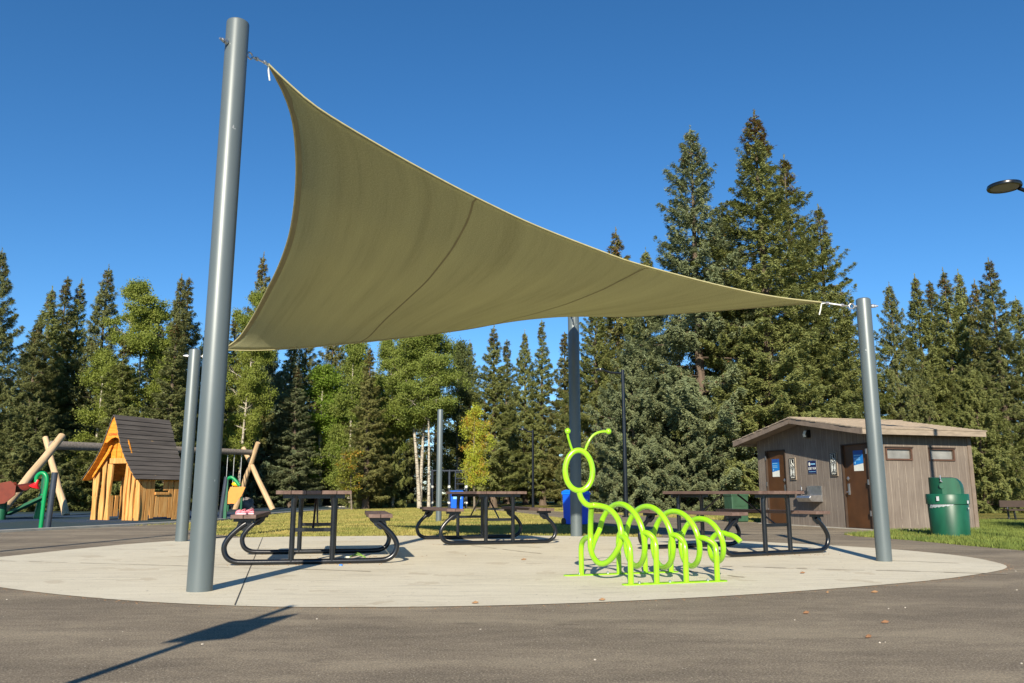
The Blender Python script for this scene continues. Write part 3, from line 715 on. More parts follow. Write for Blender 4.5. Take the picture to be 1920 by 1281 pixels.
# side wall facing the camera with two window holes
win = [(.36, .98), (1.50, 2.12)]; wz = (1.50, 1.70)
mb = MB(); xs = [.12, win[0][0], win[0][1], win[1][0], win[1][1], BL]
for i in range(5):
    if i in (1, 3): mb.bbox(xs[i], xs[i + 1], 0, .12, .03, wz[0]); mb.bbox(xs[i], xs[i + 1], 0, .12, wz[1], BE)
    else: mb.bbox(xs[i], xs[i + 1], 0, .12, .03, BE)
mb.build('side_wall', M['sidX'], rb)
solid_wall('side_wall', M['sidX'], .12, BL, BW - .12, BW, .03, BE); solid_wall('back_wall', M['sidY'], BL - .12, BL - .002, .125, BW - .125, .03, BE - .002)
box1('corner_trim', M['trimdk'], rb, -.02, .07, -.022, -.002, .03, BE); box1('foundation', M['kerb'], rb, -.06, BL + .05, -.05, BW + .05, -.05, .03)
box1('corner_trim', M['trimdk'], rb, BL - .09, BL + .012, -.022, -.002, .03, BE)
for x0, x1 in win:
    wf = MB(); t = .035
    for a_ in ((x0 - t, x1 + t, wz[1], wz[1] + t), (x0 - t, x1 + t, wz[0] - t, wz[0]), (x0 - t, x0, wz[0], wz[1]), (x1, x1 + t, wz[0], wz[1])): wf.bbox(a_[0], a_[1], -.025, .03, a_[2], a_[3])
    wo = wf.build('window', M['winfr'], rb)
    box1('pane', M['frost'], wo, x0, x1, .03, .04, wz[0], wz[1])
    box1('window_hood', M['doorfr'], wo, x0 - .05, x1 + .05, -.05, -.026, wz[1] + .03, wz[1] + .055)
for (y0, y1), hinge in ((d1, 1), (d2, -1)):
    dr = box1('door', M['door'], rb, .045, .085, y0 + .025, y1 - .025, .045, DZ - .025)
    b = MB(); b.bbox(-.012, .10, y0, y0 + .022, .03, DZ); b.bbox(-.012, .10, y1 - .022, y1, .03, DZ); b.bbox(-.012, .10, y0 + .022, y1 - .022, DZ - .022, DZ); b.bbox(.0, .10, y0 + .022, y1 - .022, .03, .044); b.build('door_frame', M['doorfr'], dr)
    hy = y0 + .13 if hinge > 0 else y1 - .13
    box1('handle_plate', M['steel'], dr, .030, .044, hy - .03, hy + .03, .74, .98, .003)
    MB().tube([(.03, hy, .80), (-.03, hy, .80), (-.035, hy + (.10 if hinge > 0 else -.10), .80)], .011, 8).build('handle', M['steel'], dr)
    MB().lathe([(.045, 0), (.045, .02), (.02, .028), (1e-4, .028)], (0, 0, 0), 4, Matrix.Rotation(R(-90), 3, 'Y') ).build('lock_cover', M['steel'], dr, loc=(.044, hy, 1.09))
    for z in (.3, .95, 1.6):
        yy = y1 - .03 if hinge > 0 else y0 + .03
        box1('hinge', M['steel'], dr, -.022, -.0125, yy - .02, yy + .02, z, z + .11)
# roof in overlapping courses
ov_f, ov_b, ov_e = .50, .12, .34
sl = math.atan2(RZ - BE, BW / 2)
for side in (-1, 1):
    b = MB(); run = BW / 2 + ov_e; Ls = run / math.cos(sl); nc = 15; cw = Ls / nc
    for k in range(nc):
        s0 = k * cw; 
        ymid = BW / 2 + side * (s0 + cw / 2) * math.cos(sl); zmid = RZ + .035 - (s0 + cw / 2) * math.sin(sl) + .008
        rot = Matrix.Rotation(-side * (sl - .05), 3, 'X')
        jit = random.uniform(-.012, .012)
        b.box(((BL + ov_b - ov_f) / 2 + jit, ymid, zmid), (BL + ov_b + ov_f + .03, cw + .03, .022), rot)
    b.build('roof_slope', M['shingle'], rb)
    ye = BW / 2 + side * run; ze = RZ - run * math.tan(sl)
    b = MB(); b.box(((BL + ov_b - ov_f) / 2, ye - side * .012, ze - .015), (BL + ov_b + ov_f, .03, .13)); b.build('fascia', M['trim'], rb)
    b = MB(); rot = Matrix.Rotation(-side * sl, 3, 'X')
    ym = BW / 2 + side * (run / 2 - .01); zm = RZ - (run / 2) * math.tan(sl) - .05
    b.box(((BL + ov_b - ov_f) / 2, ym, zm + .04), (BL + ov_b + ov_f - .06, Ls - .05, .03), rot); b.build('soffit', M['soffit'], rb)
    for xx, mt in ((-ov_f + .012, M['trimdk']), (BL + ov_b - .012, M['trimdk'])):
        b = MB(); b.box((xx, ym, zm + .028), (.028, Ls - .01, .13), rot); b.build('barge_board', mt, rb)
box1('ridge_cap', M['shingle'], rb, -ov_f, BL + ov_b, BW / 2 - .07, BW / 2 + .07, RZ + .045, RZ + .065)

def onwall(name, y, z, label, cat, group=None, x=-.002):
    p = Vector((x, y, z)); p = Matrix.Rotation(BA, 3, 'Z') @ p + Vector((BX, BY, 0))
    return empty(name, p.to_tuple(), BA, label, cat, group)
# on these, local +(-x) faces out; text plane: right = -y
TW = Matrix(((0, 0, -1, 0), (-1, 0, 0, 0), (0, 1, 0, 0), (0, 0, 0, 1)))   # local text x-> -y, y-> z, z-> -x
def plate(b, y0, y1, z0, z1, x0, x1): return b.bbox(x0, x1, -y1, -y0, z0, z1)
for yy, zz, lab in ((2.72, 1.36, 'black wheelchair and restroom sign beside the far brown door'), (1.22, 1.42, 'black wheelchair and restroom sign beside the near brown door')):
    s = onwall('restroom_sign', yy, zz, lab, 'sign', 'black restroom signs on the front wall')
    s.scale = (1, 1, .74)
    plate(MB(), -.115, .115, -.36, .36, -.03, -.005).build('backing_board', M['trim'], s)
    plate(MB(), -.10, .10, -.34, .34, -.036, -.031).build('face', M['signblk'], s)
    b = MB()
    def fr(y0, y1, z0, z1, t=.008):
        plate(b, y0, y1, z1 - t, z1, -.0395, -.0365); plate(b, y0, y1, z0, z0 + t, -.0395, -.0365); plate(b, y0, y0 + t, z0 + t, z1 - t, -.0395, -.0365); plate(b, y1 - t, y1, z0 + t, z1 - t, -.0395, -.0365)
    fr(-.08, .08, .03, .31); fr(-.08, .08, -.25, .015); b.build('border', M['signwht'], s)
    b = MB()
    def P(u, v): return Vector((-.038, -u, v))
    cc = [P(.005 + .04 * math.cos(t), .11 + .045 * math.sin(t)) for t in np.linspace(R(110), R(400), 18)]
    b.tube(cc, .008, 6); b.tube([P(-.015, .235), P(-.008, .17), P(.03, .165), P(.045, .10), P(.062, .10)], .010, 6); b.sphere(P(-.018, .262), .016, 10, (.3, 1, 1))
    b.build('wheelchair_symbol', M['signwht'], s)
    b = MB()
    for u, sk in ((-.035, 0), (.035, 1)):
        b.sphere(P(u, -.02), .014, 10, (.3, 1, 1))
        if sk: b.prism([P(u - .012, -.04), P(u + .012, -.04), P(u + .032, -.15), P(u - .032, -.15)], (.0, 0, 0), (-.002, 0, 0)); b.prism([P(u - .012, -.15), P(u + .012, -.15), P(u + .010, -.22), P(u - .010, -.22)], (0, 0, 0), (-.002, 0, 0))
        else: b.prism([P(u - .024, -.04), P(u + .024, -.04), P(u + .018, -.13), P(u + .014, -.22), P(u - .014, -.22), P(u - .018, -.13)], (.0, 0, 0), (-.002, 0, 0))
    b.build('people_symbol', M['signwht'], s)
    text('lettering', 'RESTROOM', .045, M['signwht'], s, Matrix.Translation((-.038, 0, -.305)) @ TW, sx=.62)
s = onwall('notice_sign', 2.0, 1.375, 'small navy blue sign with white lettering between the doors, above the fountain', 'sign')
plate(MB(), -.155, .155, -.155, .155, -.012, -.002).build('edge', M['steel'], s)
plate(MB(), -.145, .145, -.145, .145, -.015, -.0125).build('face', M['signnavy'], s)
MB().sphere((-.016, .09, .07), .045, 14, (.06, .75, 1)).build('emblem', M['signwht'], s)
plate(MB(), -.04, .12, .055, .085, -.0175, -.0155).build('top_line', M['bluelight'], s)
text('lettering', 'LOST N 54', .085, M['signwht'], s, Matrix.Translation((-.0165, 0, -.06)) @ TW, sx=.68)
plate(MB(), -.12, .12, -.11, -.10, -.0175, -.0155).build('under_line', M['bluelight'], s)
for yy, zz, lab in ((3.50, 1.40, 'blue and white paper notice taped to the far brown door'), (.50, 1.47, 'blue and white paper notice taped to the near brown door')):
    s = onwall('door_notice', yy, zz, lab, 'notice', 'blue notices on the restroom doors', x=.0435)
    b = MB(); b.add([(-.002, .15, -.10), (-.002, -.15, -.06), (-.002, -.15, .22), (-.002, .15, .22), (-.0005, .15, -.10), (-.0005, -.15, -.06), (-.0005, -.15, .22), (-.0005, .15, .22)], [(0, 1, 2, 3), (7, 6, 5, 4), (0, 4, 5, 1), (1, 5, 6, 2), (2, 6, 7, 3), (3, 7, 4, 0)]); b.build('blue_area', M['blueposter'], s)
    b = MB(); b.add([(-.002, .15, -.22), (-.002, -.15, -.22), (-.002, -.15, -.061), (-.002, .15, -.101)], [(0, 1, 2, 3)]); b.build('white_area', M['signwht'], s)
    b = MB(); plate(b, -.15, .15, .135, .219, -.0035, -.0025); b.build('header', M['bluedark'], s)
    b = MB()
    for z0, wd in ((.105, .2), (.045, .19), (.008, .19)): plate(b, -.125, -.125 + wd, z0, z0 + .016, -.0035, -.0025)
    b.sphere((-.003, .10, -.045), .026, 12, (.05, .8, 1)); b.build('print_lines', M['bluelight'], s)
# wall light
s = onwall('wall_light', 2.06, 2.16, 'dark boxy wall light under the restroom gable', 'wall light'); s.scale = (.7, .7, .8)
MB().prism([(0, 0, .10), (-.10, 0, .10), (-.17, 0, -.02), (-.14, 0, -.12), (0, 0, -.12)], (0, -.10, 0), (0, .10, 0)).build('housing', M['black'], s, bevel=.004)
MB().prism([(-.112, 0, .085), (-.174, 0, -.02), (-.148, 0, -.10)], (0, .102, 0), (0, -.04, 0)).build('lens', M['signwht'], s)
# drinking fountain
s = onwall('drinking_fountain', 1.98, .72, 'stainless steel drinking fountain on the front wall between the doors', 'fountain')
box1('back_panel', M['steel'], s, -.03, -.002, -.28, .24, -.14, .22)
b = MB(); b.prism([(-.03, 0, .02), (-.33, 0, .0), (-.36, 0, -.05), (-.30, 0, -.14), (-.03, 0, -.14)], (0, -.27, 0), (0, .23, 0)); b.build('basin', M['steel'], s, bevel=.012)
box1('side_box', M['black'], s, -.20, -.003, .25, .40, -.03, .12, .01)
MB().tube([(-.12, .32, .12), (-.12, .32, .20), (-.16, .30, .22)], .01, 8).build('spout', M['steel'], s)

# ---------------------------------------------------------------- bins
e = empty('bear_proof_bin', (7.87, 14.95, 0), R(-10), 'large round green bin with angled hood beside the restroom side wall', 'rubbish bin'); e.scale = (.9, .9, .97)
MB().lathe([(1e-4, 0), (.35, 0), (.37, .60), (.36, .62)], n=48).build('drum', M['greenbin'], e, smooth=True)
MB().lathe([(.37, .60), (.392, .60), (.392, .77), (.38, .785), (1e-4, .79)], n=48).build('collar', M['greenbin'], e, smooth=True)
# hood: half cylinder with a sloped right shoulder
b = MB(); prof = []
hx0, hx1, hz0, hz1 = -.31, .31, .785, 1.09
outline = [(-.31, .78), (-.31, 1.09), (.12, 1.09), (.19, 1.075), (.26, 1.02), (.30, .95), (.31, .87), (.31, .78)]
ys = np.linspace(-1, 1, 9); vs = []
for t in ys:
    for (x_, z_) in outline:
        vs.append((x_ * math.sqrt(max(.30, 1 - (t * .85) ** 2)), t * .29, z_ if z_ < .8 else .78 + (z_ - .78) * (1 - .06 * abs(t))))
no = len(outline); fs = [(i * no + k, i * no + k + 1, (i + 1) * no + k + 1, (i + 1) * no + k) for i in range(8) for k in range(no - 1)]
fs += [tuple(range(no)), tuple(8 * no + k for k in range(no))]
b.add(vs, fs).build('hood', M['greenbin'], e, smooth=True)
MB().lathe([(.0001, .012), (.05, .012), (.055, 0)], (0, 0, 0), 20, Matrix.Rotation(R(90), 3, 'X')).build('hood_boss', M['greenbin'], e, loc=(-.17, -.292, .93))
MB().tube([(-.19, -.30, 1.12), (-.19, -.31, 1.06), (-.18, -.31, 1.02)], .010, 8).tube([(-.20, -.30, 1.02), (-.16, -.30, 1.0)], .014, 8).build('hood_chain', M['steel'], e)
MB().bbox(-.015, .015, -.42, -.402, .70, .755).bbox(-.012, .012, -.425, -.38, .60, .63).build('latch', M['steel'], e, bevel=.002).location = (0.27, .10, -.09)
box1('emblem_plate', M['steel'], e, -.30, -.25, -.312, -.30, .66, .74)
b = MB(); vs = []; nn = 24
for k in range(nn):
    a = R(195) + R(75) * k / (nn - 1); f = 1 - k / (nn - 1)
    vs += [(.378 * math.cos(a), .378 * math.sin(a), .60), (.382 * math.cos(a), .382 * math.sin(a), .60 - .075 * f ** .6 + .008 * math.sin(k * 1.7))]
b.add(vs, [(2 * k, 2 * k + 2, 2 * k + 3, 2 * k + 1) for k in range(nn - 1)]).build('bin_liner', M['bag'], e)

def wheelie(name, loc, rz, label, w_=.52, h_=.74, dpt=.52, mats=('bluebin', 'bluelid'), cat='recycling bin'):
    e = empty(name, loc, rz, label, cat)
    MB().box((0, 0, h_ / 2 + .02), (w_ * .88, dpt * .88, h_), taper=1.08).build('body', M[mats[0]], e, bevel=.02)
    MB().bbox(-w_ / 2, w_ / 2, -dpt / 2, dpt / 2, h_, h_ + .05).build('rim', M[mats[1]], e, bevel=.01)
    MB().prism([(0, -dpt * .48, h_ + .05), (0, -dpt * .4, h_ + .085), (0, dpt * .25, h_ + .12), (0, dpt * .48, h_ + .09), (0, dpt * .48, h_ + .05)], (-w_ * .48, 0, 0), (w_ * .48, 0, 0)).build('lid', M[mats[1]], e, bevel=.012)
    MB().tube([(-w_ * .4, dpt * .5, h_ + .03), (-w_ * .4, dpt * .58, h_ + .06), (w_ * .4, dpt * .58, h_ + .06), (w_ * .4, dpt * .5, h_ + .03)], .014, 8).build('handle', M[mats[1]], e)
    for s in (-1, 1): MB().tube([(s * w_ * .36, dpt * .42, .09), (s * w_ * .46, dpt * .42, .09)], .085, 16).build('wheel', M['black'], e)
    box1('label_panel', M['bluelight'] if mats[0] == 'bluebin' else M['dkgreen'], e, -w_ * .3, w_ * .3, -dpt * .475 - .004, -dpt * .46, h_ * .62, h_ * .86)
    return e
wheelie('recycling_bin', (1.60, 20.6, 0), R(40), 'bright blue recycling bin behind the grey post and caterpillar head')
wheelie('recycling_bin', (-2.75, 41.0, 0), R(10), 'blue recycling bin far off by the climbing frame', .66, .80, .6)
wheelie('litter_bin', (6.12, 22.6, 0), R(12), 'dark green litter bin left of the restroom, half hidden by the right table', .52, .70, .5, ('dkgreen', 'dkgreen'), 'litter bin')

# ---------------------------------------------------------------- lamps
def lamp(x, y, H, r, arm, label, head_r=.2):
    e = empty('lamp_post', (x, y, 0), 0, label, 'lamp post', 'black lamp posts with side arms')
    MB().lathe([(1e-4, 0), (r * 2.2, 0), (r * 2.2, .04), (r * 1.25, .05), (r * 1.1, .05), (r * .85, H), (1e-4, H)], n=16).build('pole', M['black'], e, smooth=True)
    b = MB(); s = -1 if arm < 0 else 1
    b.tube([(0, 0, H - .12), (arm * .55, 0, H - .09), (arm - s * head_r * .9, 0, H - .03)], r * .55, 8).build('arm', M['black'], e, smooth=True)
    hd = MB().lathe([(head_r * .80, -.030), (head_r * .97, -.032), (head_r, -.010), (head_r * .96, .022), (head_r * .6, .05), (1e-4, .058)], (arm, 0, H), 36).build('lamp_head', M['black'], e, smooth=True)
    MB().lathe([(head_r * .80, -.028), (head_r * .75, -.022), (1e-4, -.022)], (arm, 0, H), 28).build('lens', M['lens'], hd)
    return e
l = lamp(8.32, 11.75, 5.38, .055, -.80, 'lamp post standing just outside the picture at right, only its round head showing', .24)
lamp(3.72, 27.0, 4.85, .065, -.75, 'tall black lamp post with side arm in front of the big spruces', .16)
lamp(1.02, 40.0, 3.85, .065, -.5, 'middle-distance black lamp post right of the autumn tree')
lamp(-.85, 56.0, 3.45, .06, -.5, 'farthest black lamp post just right of the autumn tree trunk')
lamp(-7.85, 3.0, 7.6, .07, -.8, 'black lamp post outside the picture whose shadow crosses the left asphalt')
# street sign behind the photographer: only its shadow is seen
sg = empty('sign_post', (-2.11, 1.0, 0), 0, 'thin post with a small plate, seen only by its shadow on the asphalt', 'sign')
# shadow length factor 1/tan(el) = 2.0
MB().tube([(0, 0, 0), (0, 0, 2.42)], .028, 12).build('pole', M['pole'], sg, smooth=True)
pl = MB(); q = [(-.15, 1.735), (.02, 1.76), (.15, 1.80), (.165, 2.27), (.03, 2.17), (-.13, 2.10)]
pl.prism([(a_ + .015, -.035, b_) for a_, b_ in q], (0, 0, 0), (0, .006, 0)).build('plate', M['steel'], sg)

# ---------------------------------------------------------------- playhouse
PH = Vector((-11.58, 24.12, .008)); PA = R(-24)
ph = empty('playhouse', PH.to_tuple(), PA, 'golden timber playhouse with steep dark board roof on the playground', 'playhouse')
prof = [(0, 3.04), (.10, 2.84), (.2, 2.60), (.33, 2.24), (.48, 1.95), (.66, 1.68), (.86, 1.42), (1.08, 1.18)]
def roof_x(z):
    for i in range(len(prof) - 1):
        if prof[i + 1][1] <= z <= prof[i][1]:
            f = (prof[i][1] - z) / (prof[i][1] - prof[i + 1][1]); return prof[i][0] + (prof[i + 1][0] - prof[i][0]) * f
    return prof[-1][0]
RL0, RL1 = -.30, 1.78
zs = np.linspace(3.04, 1.17, 15)
for side in (-1, 1):
    b = MB(); bi = MB()
    for k in range(14):
        za, zb = zs[k], zs[k + 1]; xa, xb = roof_x(za) if za < 3.04 else 0, roof_x(zb)
        d = Vector((side * (xb - xa), 0, zb - za)); Ld = d.length
        nrm = Vector((side * (za - zb), 0, xb - xa)).normalized() if True else None
        nrm = Vector((side * abs(za - zb), 0, abs(xb - xa))).normalized()
        p0 = Vector((side * xa, 0, za)) + nrm * .004; p1 = Vector((side * xb, 0, zb)) + nrm * .026 + d.normalized() * .02
        j0, j1 = random.uniform(-.01, .01), random.uniform(-.01, .01)
        bb = [p0, p1, p1 - nrm * .02, p0 - nrm * .02 + Vector((0, 0, 0))]
        b.prism([(q.x, RL0 + j0, q.z) for q in bb], (0, 0, 0), (0, RL1 - RL0 + j1, 0))
        if k: bi.prism([(q.x, RL0 + .02, q.z) for q in [p0 - nrm * .021, p1 - nrm * .047, p1 - nrm * .055, p0 - nrm * .04]], (0, 0, 0), (0, RL1 - RL0 - .04, 0))
    b.build('roof_slope', M['roofboard'], ph); bi.build('roof_lining', M['orangewood'], ph)
def wavy(x0, x1, z0, z1, y, th=.045, amp=.012, topslope=None, n=8):
    zsn = np.linspace(z0, z1, n); ph1, ph2 = random.uniform(0, 6), random.uniform(0, 6)
    Lf = [(x0 + amp * math.sin(ph1 + 4 * z), z) for z in zsn]; Rt = [(x1 + amp * math.sin(ph2 + 3.6 * z), z) for z in zsn]
    if topslope: Lf[-1] = (Lf[-1][0], topslope[0]); Rt[-1] = (Rt[-1][0], topslope[1])
    return [(x, y, z) for x, z in Lf] + [(x, y, z) for x, z in Rt[::-1]]
fr_ = [(-.97, -.74, 0, 1.3, (1.30, 1.55)), (-.64, -.46, 0, 1.6, (1.64, 1.88)), (-.37, -.19, 0, 1.62, None), (.34, .46, 0, 1.62, None), (.58, .74, 0, 1.5, (1.78, 1.56)), (.79, .98, 0, 1.2, (1.50, 1.24))]
for i, (x0, x1, z0, z1, ts) in enumerate(fr_):
    MB().prism(wavy(x0 + .015, x1 - .015, z0, z1, 0, topslope=ts, amp=.022), (0, -.03 if i in (2, 3) else 0, 0), (0, .03, 0)).build('wall_board', M['newwood'], ph)
MB().prism(wavy(.41, .53, 0, 1.62, 0), (0, .02, 0), (0, .05, 0)).build('wall_board', M['newwood'], ph)
box1('lintel', M['newwood'], ph, -.30, .55, -.06, -.032, 1.62, 1.78, .02)
for x0, x1 in ((-.30, -.10), (-.07, .12), (.14, .32), (.34, .52)):
    xm = max(abs(x0), abs(x1)); zt = 2.32
    MB().prism([(x0, 0, 1.76), (x1, 0, 1.76), (x1, 0, min(zt, 3.04 - abs(x1) * 2.15)), (x0, 0, min(zt, 3.04 - abs(x0) * 2.15))], (0, -.015, 0), (0, .02, 0)).build('gable_slat', M['orangewood'], ph)
gb = [(-.34, 2.24), (-.22, 2.22), (-.05, 2.34), (.12, 2.38), (.28, 2.32), (.33, 2.22), (.27, 2.36), (.18, 2.60), (.07, 2.86), (0, 2.99), (-.07, 2.86), (-.18, 2.60), (-.28, 2.38)]
gbo = MB().prism([(x, -.27, z) for x, z in gb], (0, 0, 0), (0, .035, 0)).build('gable_board', M['orangewood'], ph)
text('lettering', 'KOMPAN', .115, M['red'], gbo, Matrix.Translation((-.0, -.272, 2.42)) @ Matrix.Rotation(R(90), 4, 'X'), sx=.72)
for s in (-1, 1):
    b = MB(); b.prism([(s * .90, 0, 1.20), (s * .90, 0, 1.30), (s * .38, 0, 1.98), (s * .26, 0, 2.20), (s * .20, 0, 2.14), (s * .32, 0, 1.90)], (0, -.10, 0), (0, -.065, 0)); b.build('gable_rafter', M['orangewood'], ph)
# side wall (x = +.93) and its window; back and left walls
def side_board(xc, y0, y1, z0, z1, mt='newwood'):
    pl_ = [(0, q[0], q[2]) for q in wavy(y0, y1, z0, z1, 0)]
    MB().prism(pl_, (xc - .02, 0, 0), (xc + .02, 0, 0)).build('wall_board', M[mt], ph)
for y0, y1, z0, z1 in ((.06, .22, 0, 1.25), (.25, .38, 0, 1.25), (.42, .55, .05, 1.25), (.60, .74, .08, .72), (.77, .90, .08, .74), (.92, 1.06, .08, .72), (.88, 1.04, .85, 1.25), (1.09, 1.24, .05, 1.25), (1.28, 1.5, 0, 1.25)):
    side_board(.93, y0, y1, z0, z1)
box1('window_sill', M['newwood'], ph, .89, .99, .55, 1.08, .72, .80, .01)
for y0, y1 in ((.06, .22), (.36, .52), (.98, 1.12), (1.3, 1.5)): side_board(-.93, y0, y1, 0, 1.25)
for y0, y1 in ((.60, .72), (.78, .90)): side_board(-.93, y0, y1, .08, .7)
for x0, x1 in ((-.95, -.75), (.7, .93)):
    MB().prism(wavy(x0, x1, 0, 1.25, 1.52), (0, -.02, 0), (0, .02, 0)).build('wall_board', M['newwood'], ph)
for x0 in np.arange(-.45, .42, .14): MB().prism(wavy(x0, x0 + .11, .1, .55, 1.52, amp=.004), (0, -.02, 0), (0, .02, 0)).build('rail_slat', M['newwood'], ph)
box1('back_rail', M['newwood'], ph, -.5, .5, 1.47, 1.50, .56, .64)
MB().tube([(-.25, 1.2, .5), (.25, 1.25, 1.55)], .05, 10).build('inner_brace', M['orangewood'], ph)

# ---------------------------------------------------------------- swing set
sw = empty('log_swing_set', (-16.0, 29.5, 0), 0, 'large swing set of peeled logs with a long grey crossbeam behind the playhouse', 'swing set')
o_ = Vector(sw.location)
def ll(a, b, ra, rb_, mt, nm, n=14):
    A = Vector(a) - o_; B = Vector(b) - o_; P = [A.lerp(B, t) + Vector((random.uniform(-1, 1), random.uniform(-1, 1), 0)) * .03 * math.sin(math.pi * t) for t in np.linspace(0, 1, 7)]
    z = (B - A).to_track_quat('Z', 'Y'); loc0 = A
    P = [z.inverted() @ (p - A) for p in P]
    ob = MB().tube(P, [ra + (rb_ - ra) * t for t in np.linspace(0, 1, 7)], n).build(nm, M[mt], sw, smooth=True)
    ob.location = A; ob.rotation_mode = 'QUATERNION'; ob.rotation_quaternion = z; return ob
gl = G(124, 967); gl.z = .0
ll(gl, U(85, 821, 30.6), .125, .10, 'palelog', 'leg'); ll(G(-8, 973), U(116, 818, 29.2), .145, .13, 'palelog', 'leg')
rA, rB = U(96, 835, 30.0), U(474, 848.5, 39.5)
ll(rA, rB, .165, .13, 'greylog', 'crossbeam')
g1 = G(512, 955); g2 = G(441, 956)
ll((g1.x * 39 / g1.y, 39, 0), U(456, 840, 39.9), .13, .11, 'palelog', 'leg'); ll((g2.x * 40.5 / g2.y, 40.5, 0), U(484, 830, 39.2), .14, .11, 'palelog', 'leg')
def chain_seat(t, drop, sx):
    p = rA.lerp(rB, t); q = rA.lerp(rB, t + .045)
    c = Vector((0, 0, -drop))
    MB().tube([p - o_, p + c - o_], .018, 6).build('chain', M['steel'], sw); MB().tube([q - o_, q + c - o_], .018, 6).build('chain', M['steel'], sw)
    mid = (p + q) / 2 + c - o_; MB().box(mid, ((q - p).length * 1.1, .22, .04), Matrix.Rotation(math.atan2((rB - rA).y, (rB - rA).x), 3, 'Z')).build('swing_seat', M['black'], sw)
chain_seat(.885, 2.0, 1); chain_seat(.80, 2.0, 1); 
# ---------------------------------------------------------------- play equipment, left
p = G(76, 993)
e = empty('play_post', (p.x, p.y, .008), 0, 'bright green bent tube with a red horn next to a dark post at left', 'play equipment')
MB().tube(crom([(0, 0, 0), (.01, 0, .6), (.03, 0, 1.02), (-.02, 0, 1.17), (-.12, 0, 1.2), (-.2, 0, 1.12), (-.2, 0, 1.0)], 5), .044, 12).build('bent_tube', M['playgreen'], e, smooth=True)
MB().tube([(.12, .05, 0), (.16, .05, 1.22)], .062, 16).build('post', M['navy'], e, smooth=True)
MB().lathe([(.03, .0), (.05, .10), (.12, .17), (.11, .18), (.02, .06)], (0, 0, 0), 18, Matrix.Rotation(R(200), 3, 'Y')).build('horn', M['redplastic'], e, smooth=True, loc=(-.17, 0, 1.06))
p = G(14, 975)
e = empty('climbing_scoop', (p.x, p.y, .008), 0, 'rust red plastic scoop on dark green posts with a sloping green board at far left', 'play equipment')
sc_ = []
for k in range(7):
    t = k / 6; sc_.append([(-1.9 + 2.3 * t, .45 * (a_ - .5) * 2, .50 + .35 * t + .30 * ((a_ - .5) * 2) ** 2 * (1 - .2 * t)) for a_ in np.linspace(0, 1, 9)])
vs = [v for r_ in sc_ for v in r_]; fs = [(i * 9 + k, i * 9 + k + 1, (i + 1) * 9 + k + 1, (i + 1) * 9 + k) for i in range(6) for k in range(8)]
o = MB().add(vs, fs).build('scoop', M['rust'], e, smooth=True); o.modifiers.new('t', 'SOLIDIFY').thickness = .03
MB().prism([(-1.9, 0, .72), (.25, 0, 1.12), (.42, 0, .98), (.42, 0, .72), (.15, 0, .48), (-1.0, 0, .32), (-1.9, 0, .25)], (0, -.47, 0), (0, -.44, 0)).build('side_panel', M['rust'], e)
for x_ in (-.15, -1.3): MB().tube([(x_, -.1, 0), (x_, -.1, .55)], .13, 14).build('post', M['dkplaygreen'], e, smooth=True)
MB().tube([(.38, .9, 0), (.48, .9, .75)], .13, 14).build('post', M['playgreen'], e, smooth=True)
MB().tube([(.48, .9, .7), (.50, .9, 1.35)], .11, 14).build('post', M['dkplaygreen'], e, smooth=True)
MB().prism([(-.1, 0, .12), (1.1, 0, .70), (1.1, 0, .78), (-.1, 0, .20)], (0, -.02, 0), (0, .3, 0)).build('sloping_board', M['dkplaygreen'], e)
# right small play posts
p = G(413, 976)
e = empty('dark_play_pole', (p.x, p.y, .008), 0, 'dark post with green fin and small green knobs right of the tallest post', 'play equipment')
MB().tube([(0, 0, 0), (.10, 0, 1.24)], .065, 16).build('post', M['navy'], e, smooth=True)
box1('green_fin', M['dkplaygreen'], e, .085, .17, -.03, .03, 0, 1.2)
MB().tube(crom([(.12, 0, 1.18), (.25, 0, 1.22), (.38, 0, 1.12), (.50, 0, .98)], 4), [.05] * 12 + [.05], 8).build('green_arm', M['playgreen'], e, smooth=True)
e = empty('tilted_play_board', (U(438, 950, 36).x, 36, 0), R(10), 'orange tilted board with yellow knob between the swing legs', 'play equipment')
MB().prism([(-.42, 0, .30), (-.18, 0, 1.05), (.45, 0, 1.05), (.32, 0, .70), (.05, 0, .32), (-.10, 0, .34)], (0, -.03, 0), (0, .03, 0)).build('board', M['orange'], e)
MB().sphere((0.05, 0, 1.17), .16, 12, (1.2, .6, .7)).build('knob', M['yellow'], e, smooth=True)
for x_ in (-.25, .3): MB().tube([(x_, .1, 0), (x_, .1, .62)], .05, 10).build('leg', M['dkplaygreen'], e)
def boulder(px, d, r, label):
    b = MB(); rr = random.Random(px); n1, n2 = 16, 9; vs = []
    for i in range(n2):
        th = math.pi * i / (n2 - 1)
        for k in range(n1):
            a_ = 2 * math.pi * k / n1; q = r * (1 + .13 * math.sin(3 * a_ + i) + .1 * math.sin(5 * a_ + 2 * i) + rr.uniform(-.05, .05))
            vs.append((q * 1.5 * math.sin(th) * math.cos(a_), q * math.sin(th) * math.sin(a_), -q * .95 * math.cos(th)))
    o = b.add(vs, [(i * n1 + k, i * n1 + (k + 1) % n1, (i + 1) * n1 + (k + 1) % n1, (i + 1) * n1 + k) for i in range(n2 - 1) for k in range(n1)]).build('boulder', M['rock'], smooth=True)
    o.location = (U(px, 900, d).x, d, r * .35); tag(o, label, 'boulder')
boulder(458, 41.5, .42, 'grey boulder at the foot of the right swing legs')
boulder(150, 42, .30, 'small dark boulder on the far kerb beside the playhouse')
